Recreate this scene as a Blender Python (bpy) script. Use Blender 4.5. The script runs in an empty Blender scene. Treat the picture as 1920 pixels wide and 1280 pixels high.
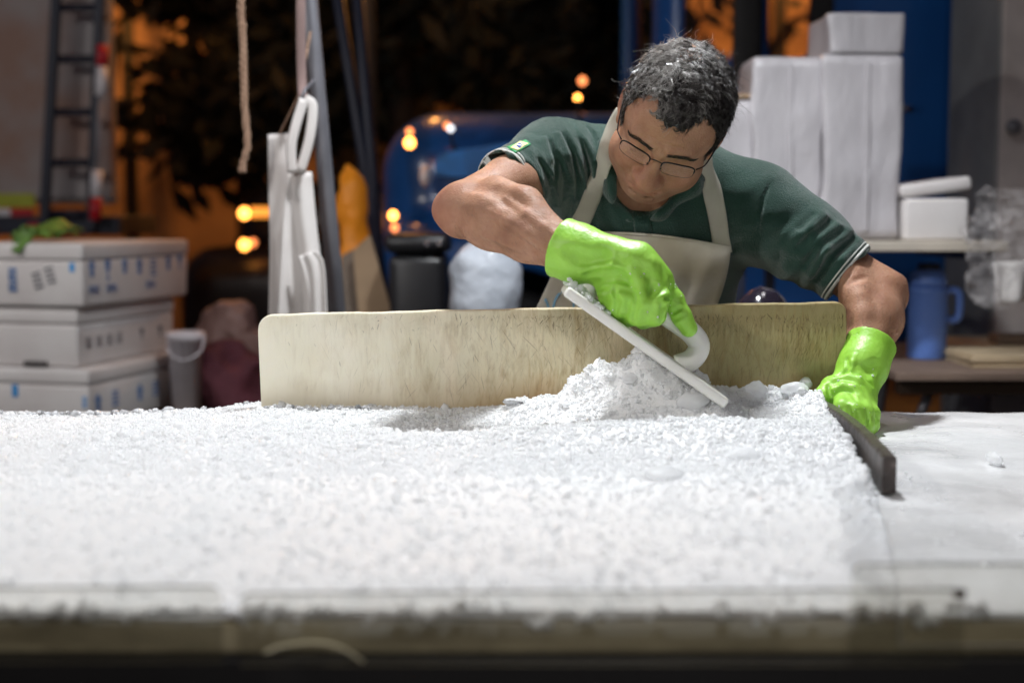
import bpy, bmesh, math, random
import numpy as np
from mathutils import Vector, Matrix
random.seed(7)
SC = bpy.context.scene
COL = SC.collection
# ------------------------------------------------------------------ camera
CAM_Z, PITCH, FPX = 1.28, math.radians(5.14), 2667.0
cam_data = bpy.data.cameras.new('camera')
cam = bpy.data.objects.new('camera', cam_data)
COL.objects.link(cam)
cam.location = (0, 0, CAM_Z)
cam.rotation_euler = (math.pi / 2 - PITCH, 0, 0)
cam_data.sensor_width = 36.0
cam_data.lens = 50.0
cam_data.clip_start = 0.05
cam_data.clip_end = 400
cam_data.dof.use_dof = True
cam_data.dof.focus_distance = 2.24
cam_data.dof.aperture_fstop = 2.25
SC.camera = cam
# ------------------------------------------------------------------ night sky, exposure
world = bpy.data.worlds.new('World')
SC.world = world
world.use_nodes = True
wn, wl = world.node_tree.nodes, world.node_tree.links
wn.clear()
w_out = wn.new('ShaderNodeOutputWorld')
w_bg = wn.new('ShaderNodeBackground')
w_bg.inputs['Color'].default_value = (0.62, 0.52, 0.68, 1)
w_bg.inputs['Strength'].default_value = 0.060
wl.new(w_bg.outputs[0], w_out.inputs[0])
SC.view_settings.view_transform = 'Standard'
SC.view_settings.look = 'None'
SC.view_settings.exposure = 0.0
SC.view_settings.gamma = 1.0
SC.cycles.use_denoising = True
SC.cycles.max_bounces = 10
SC.cycles.diffuse_bounces = 7
SC.cycles.glossy_bounces = 4
SC.cycles.transmission_bounces = 8
SC.cycles.transparent_max_bounces = 12
SC.cycles.sample_clamp_indirect = 4.0
SC.cycles.caustics_reflective = False
SC.cycles.caustics_refractive = False
SC.cycles.use_light_tree = True

# ------------------------------------------------------------------ helpers
_s, _c = math.sin(PITCH), math.cos(PITCH)
def PX(px, py, Y):
    """world point that the photograph shows at pixel (px, py), Y metres in front of the lens"""
    a, b = (px - 960) / FPX, (640 - py) / FPX
    t = Y / (_c + b * _s)
    return np.array([t * a, Y, CAM_Z + t * (-_s + b * _c)])

def ray(px, py):
    a, b = (px - 960) / FPX, (640 - py) / FPX
    d = np.array([a, _c + b * _s, -_s + b * _c])
    return d / np.linalg.norm(d)

def unit(v):
    v = np.asarray(v, float)
    return v / (np.linalg.norm(v) + 1e-12)

def root_of(o):
    while o.parent is not None:
        o = o.parent
    return o

def obj(name, V, F, mat=None, parent=None, smooth=False, label=None, cat=None, group=None, kind=None, attr=None):
    """link one mesh; V is in world metres"""
    V = np.asarray(V, dtype=np.float32).reshape(-1, 3)
    if parent is not None:
        V = V - np.array(root_of(parent).location, dtype=np.float32)
    me = bpy.data.meshes.new(name)
    if isinstance(F, np.ndarray) and F.ndim == 2:
        n, k = F.shape
        me.vertices.add(len(V)); me.vertices.foreach_set('co', V.ravel())
        me.loops.add(n * k); me.loops.foreach_set('vertex_index', F.astype(np.int32).ravel())
        me.polygons.add(n); me.polygons.foreach_set('loop_start', np.arange(0, n * k, k, dtype=np.int32))
        me.update(calc_edges=True); me.validate()
    else:
        me.from_pydata([tuple(map(float, v)) for v in V], [], [tuple(int(i) for i in f) for f in F])
        me.update()
    if smooth:
        me.polygons.foreach_set('use_smooth', np.ones(len(me.polygons), dtype=bool))
    if attr is not None:
        for an, av in attr.items():
            at = me.attributes.new(an, 'FLOAT', 'POINT')
            at.data.foreach_set('value', np.asarray(av, dtype=np.float32))
    if mat is not None:
        me.materials.append(mat)
    o = bpy.data.objects.new(name, me)
    COL.objects.link(o)
    if parent is not None:
        o.parent = parent
    tag(o, label, cat, group, kind)
    return o

def tag(o, label=None, cat=None, group=None, kind=None):
    if label: o['label'] = label
    if cat: o['category'] = cat
    if group: o['group'] = group
    if kind: o['kind'] = kind
    return o

def thing(name, label, cat, loc=(0, 0, 0), group=None):
    o = bpy.data.objects.new(name, None)
    COL.objects.link(o)
    o.location = [float(v) for v in loc]
    o.empty_display_size = 0.1
    return tag(o, label, cat, group)

def join(parts):
    V, F, n = [], [], 0
    for v, f in parts:
        v = np.asarray(v, float)
        V.append(v); F += [tuple(int(i) + n for i in q) for q in f]
        n += len(v)
    return np.concatenate(V), F

def rbox(c, size, bev=0.004, seg=2, M=None, taper=1.0):
    """bevelled box; M: 3x3 with the box axes as columns; taper scales the bottom in x,y"""
    bm = bmesh.new()
    bmesh.ops.create_cube(bm, size=1.0)
    for v in bm.verts:
        k = taper if v.co.z < 0 else 1.0
        v.co = Vector((v.co.x * size[0] * k, v.co.y * size[1] * k, v.co.z * size[2]))
    if bev > 0:
        bmesh.ops.bevel(bm, geom=list(bm.edges), offset=bev, segments=seg, profile=0.5, affect='EDGES')
    V = np.array([v.co[:] for v in bm.verts])
    bm.verts.index_update()
    F = [[v.index for v in f.verts] for f in bm.faces]
    bm.free()
    if M is not None:
        V = V @ np.asarray(M).T
    return V + np.asarray(c, float), F

def tube(pts, r, n=8, cap=True, flat=1.0, up=None):
    pts = np.asarray(pts, float)
    m = len(pts)
    r = np.broadcast_to(np.asarray(r, float), (m,))
    tg = np.gradient(pts, axis=0)
    tg /= np.linalg.norm(tg, axis=1)[:, None] + 1e-12
    ref = np.array([0, 0, 1.0]) if up is None else np.asarray(up, float)
    V, F = [], []
    nrm = None
    for i in range(m):
        if nrm is None:
            a = np.cross(tg[i], ref)
            if np.linalg.norm(a) < 1e-3: a = np.cross(tg[i], [1.0, 0.1, 0])
            nrm = unit(a)
        else:
            nrm = unit(nrm - tg[i] * np.dot(nrm, tg[i]))
        bn = np.cross(tg[i], nrm)
        for k in range(n):
            a = 2 * math.pi * k / n
            V.append(pts[i] + r[i] * (math.cos(a) * nrm + flat * math.sin(a) * bn))
    for i in range(m - 1):
        for k in range(n):
            k2 = (k + 1) % n
            F.append((i * n + k, i * n + k2, (i + 1) * n + k2, (i + 1) * n + k))
    if cap:
        F.append(tuple(range(n))[::-1]); F.append(tuple((m - 1) * n + k for k in range(n)))
    return np.array(V), F

def smooth_path(pts, n=24):
    """Catmull-Rom through the points"""
    p = np.asarray(pts, float)
    p = np.vstack([2 * p[0] - p[1], p, 2 * p[-1] - p[-2]])
    out = []
    m = len(p) - 3
    for s in np.linspace(0, m, n):
        i = min(int(s), m - 1); t = s - i
        a, b, c, d = p[i], p[i + 1], p[i + 2], p[i + 3]
        out.append(0.5 * (2 * b + (c - a) * t + (2 * a - 5 * b + 4 * c - d) * t * t + (3 * b - a - 3 * c + d) * t ** 3))
    return np.array(out)

def lathe(c, prof, n=28, M=None):
    """prof: (radius, height) pairs"""
    V, F = [], []
    for r, h in prof:
        for k in range(n):
            a = 2 * math.pi * k / n
            V.append((r * math.cos(a), r * math.sin(a), h))
    for i in range(len(prof) - 1):
        for k in range(n):
            k2 = (k + 1) % n
            F.append((i * n + k, i * n + k2, (i + 1) * n + k2, (i + 1) * n + k))
    F.append(tuple(range(n))[::-1]); F.append(tuple((len(prof) - 1) * n + k for k in range(n)))
    V = np.array(V)
    if M is not None: V = V @ np.asarray(M).T
    return V + np.asarray(c, float), F

def prism(outline, thick, M, c):
    """outline 2D points in the first two axes of M, extruded +-thick/2 along the third"""
    o = np.asarray(outline, float); n = len(o)
    V = np.concatenate([np.c_[o, np.full(n, -thick / 2)], np.c_[o, np.full(n, thick / 2)]])
    F = [tuple(range(n))[::-1], tuple(range(n, 2 * n))] + [(i, (i + 1) % n, n + (i + 1) % n, n + i) for i in range(n)]
    return V @ np.asarray(M).T + np.asarray(c, float), F

def gridfaces(nu, nv):
    i, j = np.meshgrid(np.arange(nu - 1), np.arange(nv - 1), indexing='ij')
    a = (i * nv + j).ravel()
    return np.c_[a, a + nv, a + nv + 1, a + 1]

def sheet(G, thick):
    """grid (nu,nv,3) of points -> closed sheet of the given thickness"""
    nu, nv = G.shape[:2]
    du = np.gradient(G, axis=0); dv = np.gradient(G, axis=1)
    N = np.cross(du, dv); N /= np.linalg.norm(N, axis=2)[..., None] + 1e-12
    A = (G + N * thick / 2).reshape(-1, 3); B = (G - N * thick / 2).reshape(-1, 3)
    f = gridfaces(nu, nv); m = nu * nv
    F = [tuple(q) for q in f] + [tuple(q[::-1] + m) for q in f]
    idx = np.arange(m).reshape(nu, nv)
    edge = list(idx[:, 0]) + list(idx[-1, 1:]) + list(idx[::-1, -1][1:]) + list(idx[0, ::-1][1:-1])
    for a, b in zip(edge, edge[1:] + edge[:1]):
        F.append((b, a, a + m, b + m))
    return np.concatenate([A, B]), F

def hash01(ix, iy, iz, seed):
    h = (ix.astype(np.int64) * 374761393 + iy.astype(np.int64) * 668265263 + iz.astype(np.int64) * 2147483647 + seed * 974711) & 0xffffffff
    h = ((h ^ (h >> 13)) * 1274126177) & 0xffffffff
    return ((h ^ (h >> 16)) & 0xffff).astype(np.float32) / 65535.0

def vnoise(P, scale, seed=0):
    """value noise in -1..1 at points (N,3)"""
    q = np.asarray(P) * scale + 1000.0
    i = np.floor(q).astype(np.int64); f = (q - i).astype(np.float32); f = f * f * (3 - 2 * f)
    out = 0
    for dx in (0, 1):
        wx = f[:, 0] if dx else 1 - f[:, 0]
        for dy in (0, 1):
            wy = f[:, 1] if dy else 1 - f[:, 1]
            for dz in (0, 1):
                wz = f[:, 2] if dz else 1 - f[:, 2]
                out = out + wx * wy * wz * hash01(i[:, 0] + dx, i[:, 1] + dy, i[:, 2] + dz, seed)
    return out * 2 - 1

def fbm(P, scale, oct=3, seed=0):
    a, s, r = 1.0, scale, 0
    for k in range(oct):
        r = r + a * vnoise(P, s, seed + 17 * k); a *= 0.5; s *= 2.03
    return r

# ------------------------------------------------------------------ signed distance modelling
class Sdf:
    def __init__(s): s.p = []
    def add(s, fn, c, r, k=0.02, op='u'):
        s.p.append((fn, np.asarray(c, float), r, k, op)); return s
    def cone(s, a, b, ra, rb, k=0.02, op='u'):
        a = np.asarray(a, float); b = np.asarray(b, float); ba = b - a; L = float(ba @ ba) + 1e-12
        def fn(P):
            q = P - a
            h = np.clip(q @ ba / L, 0, 1)
            return np.linalg.norm(q - h[:, None] * ba, axis=1) - (ra + (rb - ra) * h)
        return s.add(fn, (a + b) / 2, math.sqrt(L) / 2 + max(ra, rb), k, op)
    def chain(s, pts, rs, k=0.02, op='u'):
        for i in range(len(pts) - 1):
            s.cone(pts[i], pts[i + 1], rs[i], rs[i + 1], k, op)
        return s
    def ell(s, c, r, M=None, k=0.02, op='u'):
        c = np.asarray(c, float); r = np.asarray(r, float)
        M = np.eye(3) if M is None else np.asarray(M)
        def fn(P):
            q = (P - c) @ M
            k0 = np.linalg.norm(q / r, axis=1); k1 = np.linalg.norm(q / (r * r), axis=1)
            return k0 * (k0 - 1) / (k1 + 1e-9)
        return s.add(fn, c, float(r.max()), k, op)
    def box(s, c, h, rad=0.02, M=None, k=0.02, op='u'):
        c = np.asarray(c, float); h = np.asarray(h, float) - rad
        M = np.eye(3) if M is None else np.asarray(M)
        def fn(P):
            q = np.abs((P - c) @ M) - h
            return np.linalg.norm(np.maximum(q, 0), axis=1) + np.minimum(q.max(axis=1), 0) - rad
        return s.add(fn, c, float(np.linalg.norm(h) + rad), k, op)
    def disp(s, fn, c, r):
        return s.add(fn, c, r, 0.0, 'd')
    def eval(s, P, c=None, R=0.0):
        d = np.full(len(P), 0.3, dtype=np.float64)
        for fn, pc, pr, k, op in s.p:
            if c is not None and np.linalg.norm(c - pc) > pr + R + k + 0.02:
                continue
            v = fn(P)
            if op == 'd':
                d = d + v
            elif op == 'u':
                if k > 0:
                    h = np.maximum(k - np.abs(d - v), 0) / k
                    d = np.minimum(d, v) - h * h * k * 0.25
                else: d = np.minimum(d, v)
            elif op == 's':
                if k > 0:
                    h = np.maximum(k - np.abs(d + v), 0) / k
                    d = np.maximum(d, -v) + h * h * k * 0.25
                else: d = np.maximum(d, -v)
        return d
    def normal(s, P, e=0.002):
        P = np.atleast_2d(P)
        n = np.stack([s.eval(P + np.eye(3)[i] * e) - s.eval(P - np.eye(3)[i] * e) for i in range(3)], 1)
        return n / (np.linalg.norm(n, axis=1)[:, None] + 1e-12)
    def march(s, px, py, y0=1.9, steps=70):
        """surface points seen at photograph pixels"""
        px = np.atleast_1d(np.asarray(px, float)); py = np.atleast_1d(np.asarray(py, float))
        D = np.stack([ray(a, b) for a, b in zip(px, py)])
        o = np.array([0, 0, CAM_Z])
        t = y0 / D[:, 1]
        for _ in range(steps):
            t = t + np.clip(s.eval(o + D * t[:, None]), -0.05, 0.08) * 0.8
        return o + D * t[:, None]
    def crease(s, pix, r, depth, k=0.006, op='s', y0=1.9):
        """a stroke along photograph pixels pressed `depth` into (op s) or raised out of (op u) the surface"""
        pix = np.asarray(pix, float)
        p = s.march(pix[:, 0], pix[:, 1], y0); n = s.normal(p, 0.004)
        rr = np.linspace(0.6, 1, len(p)) if len(p) < 3 else 0.55 + 0.45 * np.sin(np.linspace(0.35, math.pi - 0.35, len(p)))
        sg = 1 if op == 's' else -1
        c = p + sg * n * (r * rr - depth * rr)[:, None]
        s.chain(list(c), list(r * rr), k, op)
    def mesh(s, lo, hi, vox, relax=1):
        lo = np.asarray(lo, float); hi = np.asarray(hi, float)
        B = 12
        nb = np.ceil((hi - lo) / (vox * B)).astype(int)
        n = nb * B
        D = np.full(tuple(n), 0.1, dtype=np.float32)
        R = vox * B * math.sqrt(3) / 2
        bi = np.stack(np.meshgrid(*[np.arange(k) for k in nb], indexing='ij'), -1).reshape(-1, 3)
        cen = lo + (bi * B + (B - 1) / 2) * vox
        dc = s.eval(cen)
        loc = np.stack(np.meshgrid(*[np.arange(B)] * 3, indexing='ij'), -1).reshape(-1, 3) * vox
        for q, c, d in zip(bi, cen, dc):
            sl = tuple(slice(a * B, a * B + B) for a in q)
            if abs(d) > R * 1.5 + 0.02:
                D[sl] = 0.1 if d > 0 else -0.1
                continue
            D[sl] = s.eval(lo + q * B * vox + loc, c, R).reshape(B, B, B)
        return surface_nets(D, lo, vox, relax)

def surface_nets(D, lo, vox, relax=1):
    S = D < 0
    c = S[:-1, :-1, :-1].astype(np.int8)
    for dx, dy, dz in ((1,0,0),(0,1,0),(0,0,1),(1,1,0),(1,0,1),(0,1,1),(1,1,1)):
        c = c + S[dx:S.shape[0]-1+dx, dy:S.shape[1]-1+dy, dz:S.shape[2]-1+dz]
    act = np.argwhere((c > 0) & (c < 8))
    shp = np.array(c.shape)
    flat = (act[:, 0] * shp[1] + act[:, 1]) * shp[2] + act[:, 2]
    corners = [(x, y, z) for x in (0, 1) for y in (0, 1) for z in (0, 1)]
    val = {o: D[act[:, 0] + o[0], act[:, 1] + o[1], act[:, 2] + o[2]] for o in corners}
    acc = np.zeros((len(act), 3)); cnt = np.zeros(len(act))
    for a in corners:
        for ax in range(3):
            if a[ax] == 0:
                b = list(a); b[ax] = 1; b = tuple(b)
                va, vb = val[a], val[b]
                m = (va < 0) != (vb < 0)
                t = np.where(m, va / np.where(np.abs(va - vb) < 1e-12, 1, va - vb), 0)
                p = np.tile(np.array(a, float), (len(act), 1)); p[:, ax] = t
                acc += p * m[:, None]; cnt += m
    V = lo + (act + acc / cnt[:, None]) * vox
    F = []
    lookup = lambda i, j, k: np.searchsorted(flat, (i * shp[1] + j) * shp[2] + k)
    for ax in range(3):
        sh = [slice(None)] * 3; sh2 = [slice(None)] * 3
        sh[ax] = slice(0, -1); sh2[ax] = slice(1, None)
        A, Bq = S[tuple(sh)], S[tuple(sh2)]
        e = np.argwhere(A != Bq)
        o1, o2 = (ax + 1) % 3, (ax + 2) % 3
        ok = (e[:, o1] > 0) & (e[:, o2] > 0) & (e[:, o1] < S.shape[o1] - 1) & (e[:, o2] < S.shape[o2] - 1)
        e = e[ok]
        inside = A[e[:, 0], e[:, 1], e[:, 2]]
        q = []
        for u, v in ((-1, -1), (0, -1), (0, 0), (-1, 0)):
            g = e.copy(); g[:, o1] += u; g[:, o2] += v
            q.append(lookup(g[:, 0], g[:, 1], g[:, 2]))
        q = np.stack(q, 1)
        q[~inside] = q[~inside][:, ::-1]
        F.append(q)
    F = np.concatenate(F)
    for _ in range(relax):
        V = laplace(V, F, 0.5)
    return V, F

def laplace(V, F, w):
    acc = np.zeros_like(V); cnt = np.zeros(len(V))
    k = F.shape[1]
    for i in range(k):
        a, b = F[:, i], F[:, (i + 1) % k]
        for x, y in ((a, b), (b, a)):
            for d in range(3):
                acc[:, d] += np.bincount(x, V[y, d], len(V))
            cnt += np.bincount(x, minlength=len(V))
    return V * (1 - w) + acc / np.maximum(cnt, 1)[:, None] * w

# ------------------------------------------------------------------ materials
class NT:
    def __init__(s, name):
        s.m = bpy.data.materials.new(name); s.m.use_nodes = True
        s.n, s.l = s.m.node_tree.nodes, s.m.node_tree.links
        s.bsdf = s.n['Principled BSDF']; s.out = s.n['Material Output']
        s.tc = s.n.new('ShaderNodeTexCoord')
    def new(s, t, **kw):
        x = s.n.new(t)
        for k, v in kw.items():
            if k in x.inputs: x.inputs[k].default_value = v
            else: setattr(x, k, v)
        return x
    def link(s, a, b): s.l.new(a, b)
    def coords(s, scale=(1, 1, 1), rot=(0, 0, 0)):
        mp = s.new('ShaderNodeMapping')
        mp.inputs['Scale'].default_value = scale; mp.inputs['Rotation'].default_value = rot
        s.link(s.tc.outputs['Object'], mp.inputs['Vector'])
        return mp.outputs[0]
    def noise(s, scale, detail=3, vec=None, rough=0.5, dist=0.0):
        x = s.new('ShaderNodeTexNoise')
        x.inputs['Scale'].default_value = scale; x.inputs['Detail'].default_value = detail
        x.inputs['Roughness'].default_value = rough; x.inputs['Distortion'].default_value = dist
        s.link(vec if vec is not None else s.tc.outputs['Object'], x.inputs['Vector'])
        return x.outputs[0]
    def ramp(s, fac, stops):
        x = s.new('ShaderNodeValToRGB'); cr = x.color_ramp
        while len(cr.elements) < len(stops): cr.elements.new(0.5)
        for e, (p, c) in zip(cr.elements, stops):
            e.position = p; e.color = (*c, 1) if len(c) == 3 else c
        s.link(fac, x.inputs[0]); return x.outputs[0]
    def mix(s, fac, a, b, mode='MIX'):
        x = s.new('ShaderNodeMix', data_type='RGBA', blend_type=mode)
        for v, i in ((fac, 0), (a, 6), (b, 7)):
            if isinstance(v, (int, float)): x.inputs[i].default_value = v
            elif isinstance(v, tuple): x.inputs[i].default_value = (*v, 1)
            else: s.link(v, x.inputs[i])
        return x.outputs[2]
    def math(s, op, a, b=0.0):
        x = s.new('ShaderNodeMath', operation=op)
        for v, i in ((a, 0), (b, 1)):
            if isinstance(v, (int, float)): x.inputs[i].default_value = v
            else: s.link(v, x.inputs[i])
        return x.outputs[0]
    def bump(s, h, dist=0.001, strength=1.0):
        x = s.new('ShaderNodeBump'); x.inputs['Distance'].default_value = dist; x.inputs['Strength'].default_value = strength
        s.link(h, x.inputs['Height']); s.link(x.outputs[0], s.bsdf.inputs['Normal'])
    def set(s, **kw):
        for k, v in kw.items():
            k = k.replace('_', ' ')
            if k not in s.bsdf.inputs: continue
            if isinstance(v, (int, float)): s.bsdf.inputs[k].default_value = v
            elif isinstance(v, tuple): s.bsdf.inputs[k].default_value = (*v, 1) if (len(v) == 3 and 'Radius' not in k) else v
            else: s.link(v, s.bsdf.inputs[k])
        return s

def mat(name, col, rough=0.6, var=0.18, scale=6.0, bump=0.0, bscale=60.0, metal=0.0, spec=0.5, coat=0.0, sss=0.0, emit=None, estr=0.0):
    t = NT(name)
    c = t.ramp(t.noise(scale, 4), [(0.3, tuple(x * (1 - var) for x in col)), (0.7, tuple(min(1, x * (1 + var)) for x in col))])
    t.set(Base_Color=c, Roughness=rough, Metallic=metal, Specular_IOR_Level=spec, Coat_Weight=coat)
    if sss: t.set(Subsurface_Weight=sss, Subsurface_Radius=(0.012, 0.006, 0.003), Subsurface_Scale=1.0)
    if bump: t.bump(t.noise(bscale, 3), bump)
    if emit: t.set(Emission_Color=emit, Emission_Strength=estr)
    return t.m
VOX = 0.0028
# ------------------------------------------------------------------ the stall's lamps plus an added front fill (all hang out of view) and the street's sodium lamps
M_SHADE = mat('lamp_enamel', (0.05, 0.06, 0.06), 0.4)
M_BULB = mat('lit_bulb', (1, 1, 1), 0.5, emit=(1.0, 0.97, 0.93), estr=12.0)
M_CABLE = mat('black_cable', (0.012, 0.012, 0.012), 0.6)
def pendant(x, y, z, power, color, radius, label, deep=False, group='lamps hanging over the stall'):
    th = thing('pendant_lamp', label, 'lamp', (x, y, z), group)
    rim = -0.155 if deep else 0.073
    obj('lamp_shade', *lathe((x, y, z), [(0.035, 0.17), (0.06, 0.15), (0.20, rim + 0.002), (0.205, rim), (0.062, 0.140), (0.035, 0.155)], 28), M_SHADE, th, True)
    obj('bulb', *lathe((x, y, z), [(0.014, 0.15), (0.018, 0.12), (0.03, 0.10), (0.033, 0.085), (0.022, 0.066), (0.004, 0.06)], 16), M_BULB, th, True)
    obj('cable', *tube([(x, y, z + 0.16), (x, y, 3.6)], 0.004, 6), M_CABLE, th, True)
    ld = bpy.data.lights.new('stall_light', 'POINT'); ld.energy = power; ld.color = color; ld.shadow_soft_size = radius
    lo = bpy.data.objects.new('stall_light', ld); COL.objects.link(lo); lo.parent = th; lo.location = (0, 0, 0.035 if deep else -0.02)
    return th
pendant(0.24, 2.66, 2.75, 205, (0.945, 0.972, 1.0), 0.095, 'enamel pendant lamp over the crushed ice and the cutting board', True)
pendant(-1.60, 0.90, 2.40, 80, (1.0, 0.975, 0.95), 0.05, 'enamel pendant lamp at the left end of the ice table')
pendant(0.3, -0.4, 1.75, 32, (1.0, 0.97, 0.95), 0.08, 'added enamel fill lamp in front of the table, out of view')  # unseen fill lamp added to brighten the table front and the man
pendant(-2.35, 2.9, 2.3, 44, (1.0, 0.96, 0.94), 0.06, 'enamel pendant lamp at the end of the stall by the stacked fish boxes')
pendant(1.05, 2.95, 2.55, 9, (1.0, 0.96, 0.97), 0.06, 'enamel pendant lamp over the thermos and the wrapped white stacks', True)

M_POST = mat('street_lamp_post', (0.05, 0.05, 0.05), 0.6)
M_SODIUM = mat('sodium_lamp', (1, 0.5, 0.1), 0.5, emit=(1.0, 0.42, 0.08), estr=60.0)
def street_lamp(x, y, h, power, label):
    th = thing('street_lamp', label, 'street lamp', (x, y, 0), 'sodium street lamps behind the market')
    obj('post', *tube([(x, y, 0), (x, y, h * 0.6), (x, y, h)], [0.07, 0.055, 0.04], 10), M_POST, th, True)
    obj('arm', *tube([(x, y, h), (x, y - 0.25, h + 0.12), (x, y - 0.7, h + 0.15)], 0.03, 8), M_POST, th, True)
    obj('lamp_head', *rbox((x, y - 0.85, h + 0.15), (0.22, 0.5, 0.12), 0.03), M_POST, th, True)
    obj('lamp_glass', *rbox((x, y - 0.85, h + 0.075), (0.16, 0.4, 0.03), 0.01), M_SODIUM, th, True)
    ld = bpy.data.lights.new('sodium_light', 'POINT'); ld.energy = power; ld.color = (1.0, 0.40, 0.09); ld.shadow_soft_size = 0.12
    lo = bpy.data.objects.new('sodium_light', ld); COL.objects.link(lo); lo.parent = th; lo.location = (0, -0.85, h - 0.1)
    return th
street_lamp(-3.3, 12.4, 4.6, 300, 'sodium street lamp over the ochre wall on the left')
street_lamp(2.3, 12.4, 5.2, 620, 'sodium street lamp behind the blue truck cab')
street_lamp(-0.80, 7.9, 4.2, 60, 'sodium street lamp near the nose of the blue truck')
# ------------------------------------------------------------------ ground and the far side of the street
t = NT('asphalt')
t.set(Base_Color=t.ramp(t.noise(3, 6), [(0.3, (0.03, 0.03, 0.032)), (0.7, (0.065, 0.062, 0.06))]), Roughness=0.75)
t.bump(t.noise(120, 3), 0.004); M_ASPH = t.m
g = np.array([[(x, y, 0.0) for y in np.linspace(-8, 70, 14)] for x in np.linspace(-40, 40, 14)])
obj('ground', g.reshape(-1, 3), gridfaces(14, 14), M_ASPH, None, kind='structure')
t = NT('ochre_stucco')
t.set(Base_Color=t.ramp(t.noise(1.1, 6), [(0.32, (0.13, 0.07, 0.04)), (0.62, (0.46, 0.30, 0.19))]), Roughness=0.9); M_STUCCO = t.m
M_DARKWIN = mat('dark_window', (0.015, 0.015, 0.02), 0.15)
M_WOODD = mat('dark_wood', (0.06, 0.035, 0.02), 0.7)
bld = thing('street_building', 'long ochre stucco building across the street lit by sodium lamps', 'building', (0, 13.4, 0))
obj('wall', *rbox((0, 14.4, 3.2), (30, 2.0, 6.4), 0.02), M_STUCCO, bld)
obj('cornice', *rbox((0, 13.32, 6.3), (30.2, 0.3, 0.25), 0.03), M_STUCCO, bld)
for i, x in enumerate((-9.5, -6.6, -1.2, 4.6, 7.6, 10.6)):
    w = obj('window', *rbox((x, 13.38, 2.3), (1.1, 0.10, 1.5), 0.02), M_WOODD, bld)
    for s in (-1, 1):
        obj('pane', *rbox((x + s * 0.255, 13.325, 2.3), (0.44, 0.03, 1.34), 0.005), M_DARKWIN, w)

# street trees between the market and the building
t = NT('night_leaves')
t.set(Base_Color=t.ramp(t.noise(2.5, 3), [(0.3, (0.016, 0.018, 0.015)), (0.7, (0.038, 0.042, 0.028))]), Roughness=0.7); M_LEAF = t.m
M_BARK = mat('bark', (0.045, 0.032, 0.025), 0.9)
def tree(x, y, h, r, n, seed, label):
    rg_ = np.random.default_rng(seed)
    th = thing('street_tree', label, 'tree', (x, y, 0), 'street trees behind the market')
    limbs = [tube(smooth_path([(x, y, 0), (x + 0.06, y, h * 0.3), (x - 0.05, y + 0.05, h * 0.6), (x, y, h * 0.9)], 10), np.linspace(0.16, 0.05, 10), 8)]
    tips = []
    for k in range(9):
        a = rg_.random() * 6.28; z0 = h * (0.28 + 0.5 * rg_.random()); L = r * (0.6 + 0.4 * rg_.random())
        e = np.array([x + math.cos(a) * L, y + math.sin(a) * L, z0 + 0.3 + 0.5 * rg_.random() * r])
        limbs.append(tube(smooth_path([(x, y, z0), (x + math.cos(a) * L * 0.5, y + math.sin(a) * L * 0.5, z0 + 0.35), e], 7), np.linspace(0.05, 0.012, 7), 5)); tips.append(e)
    obj('trunk', *join(limbs), M_BARK, th, True)
    cl = [np.array([x, y, h * 0.8])] + tips
    c = np.array([cl[i] for i in rg_.integers(0, len(cl), n)]) + rg_.normal(size=(n, 3)) * r * 0.30
    a = rg_.normal(size=(n, 3)); a /= np.linalg.norm(a, axis=1)[:, None]
    b = np.cross(a, rg_.normal(size=(n, 3))); b /= np.linalg.norm(b, axis=1)[:, None]
    s = (0.06 + 0.06 * rg_.random(n))[:, None]
    V = np.stack([c - a * s * 1.6, c + b * s * 0.6, c + a * s * 1.6, c - b * s * 0.6], 1).reshape(-1, 3)
    obj('crown', V, np.arange(n * 4).reshape(n, 4), M_LEAF, th)
tree(-1.98, 10.6, 4.4, 0.78, 6500, 3, 'dark street tree with a dense crown hiding the ochre wall at the left')
tree(-0.85, 10.8, 4.8, 0.85, 7500, 4, 'dark street tree rising above the nose of the blue truck')
tree(0.30, 11.0, 4.9, 0.70, 6500, 6, 'dark street tree rising behind the bonnet and the head of the man')
tree(1.95, 11.3, 5.2, 0.8, 260, 5, 'street tree with a thin crown seen through the truck cab windows')
tree(3.4, 11.2, 5.0, 0.7, 600, 8, 'street tree behind the cargo body of the blue truck')

# grey box truck at the far left with a roof ladder and reflective strips
t = NT('grey_truck_skin')
t.set(Base_Color=t.ramp(t.noise(1.6, 6, t.coords((1, 1, 1.0), (0, 0.6, 0))), [(0.38, (0.36, 0.22, 0.17)), (0.54, (0.40, 0.37, 0.37))]), Roughness=0.55, Metallic=0.0); M_GREYBOX = t.m
M_NAVY = mat('navy_steel', (0.012, 0.016, 0.035), 0.5)
M_BLK = mat('black_rubber', (0.012, 0.012, 0.013), 0.7)
M_REDREF = mat('red_reflector', (0.55, 0.02, 0.03), 0.35); M_WHTREF = mat('white_reflector', (0.85, 0.83, 0.88), 0.3); M_YEL = mat('yellow_green_sheet', (0.42, 0.46, 0.03), 0.5)
YT = 6.6
bt_ = thing('box_truck', 'grey box truck with red and white reflective strips and a rear ladder', 'truck', (-2.9, YT, 0))
x1 = PX(232, 300, YT)[0]; zf = PX(0, 405, YT)[2]; zb = PX(0, 440, YT)[2]
xs = np.linspace(-5.2, PX(196, 300, YT)[0], 7)
for a, b in zip(xs[:-1], xs[1:]):
    obj('side_panel', *rbox(((a + b) / 2, YT + 0.15, 2.35), (b - a - 0.012, 0.04, 2.0), 0.006), M_GREYBOX, bt_)
obj('cargo_body', *rbox(((-5.2 + xs[-1]) / 2, YT + 0.205, 2.35), (xs[-1] + 5.2, 0.06, 2.05), 0.02), M_GREYBOX, bt_)
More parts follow.
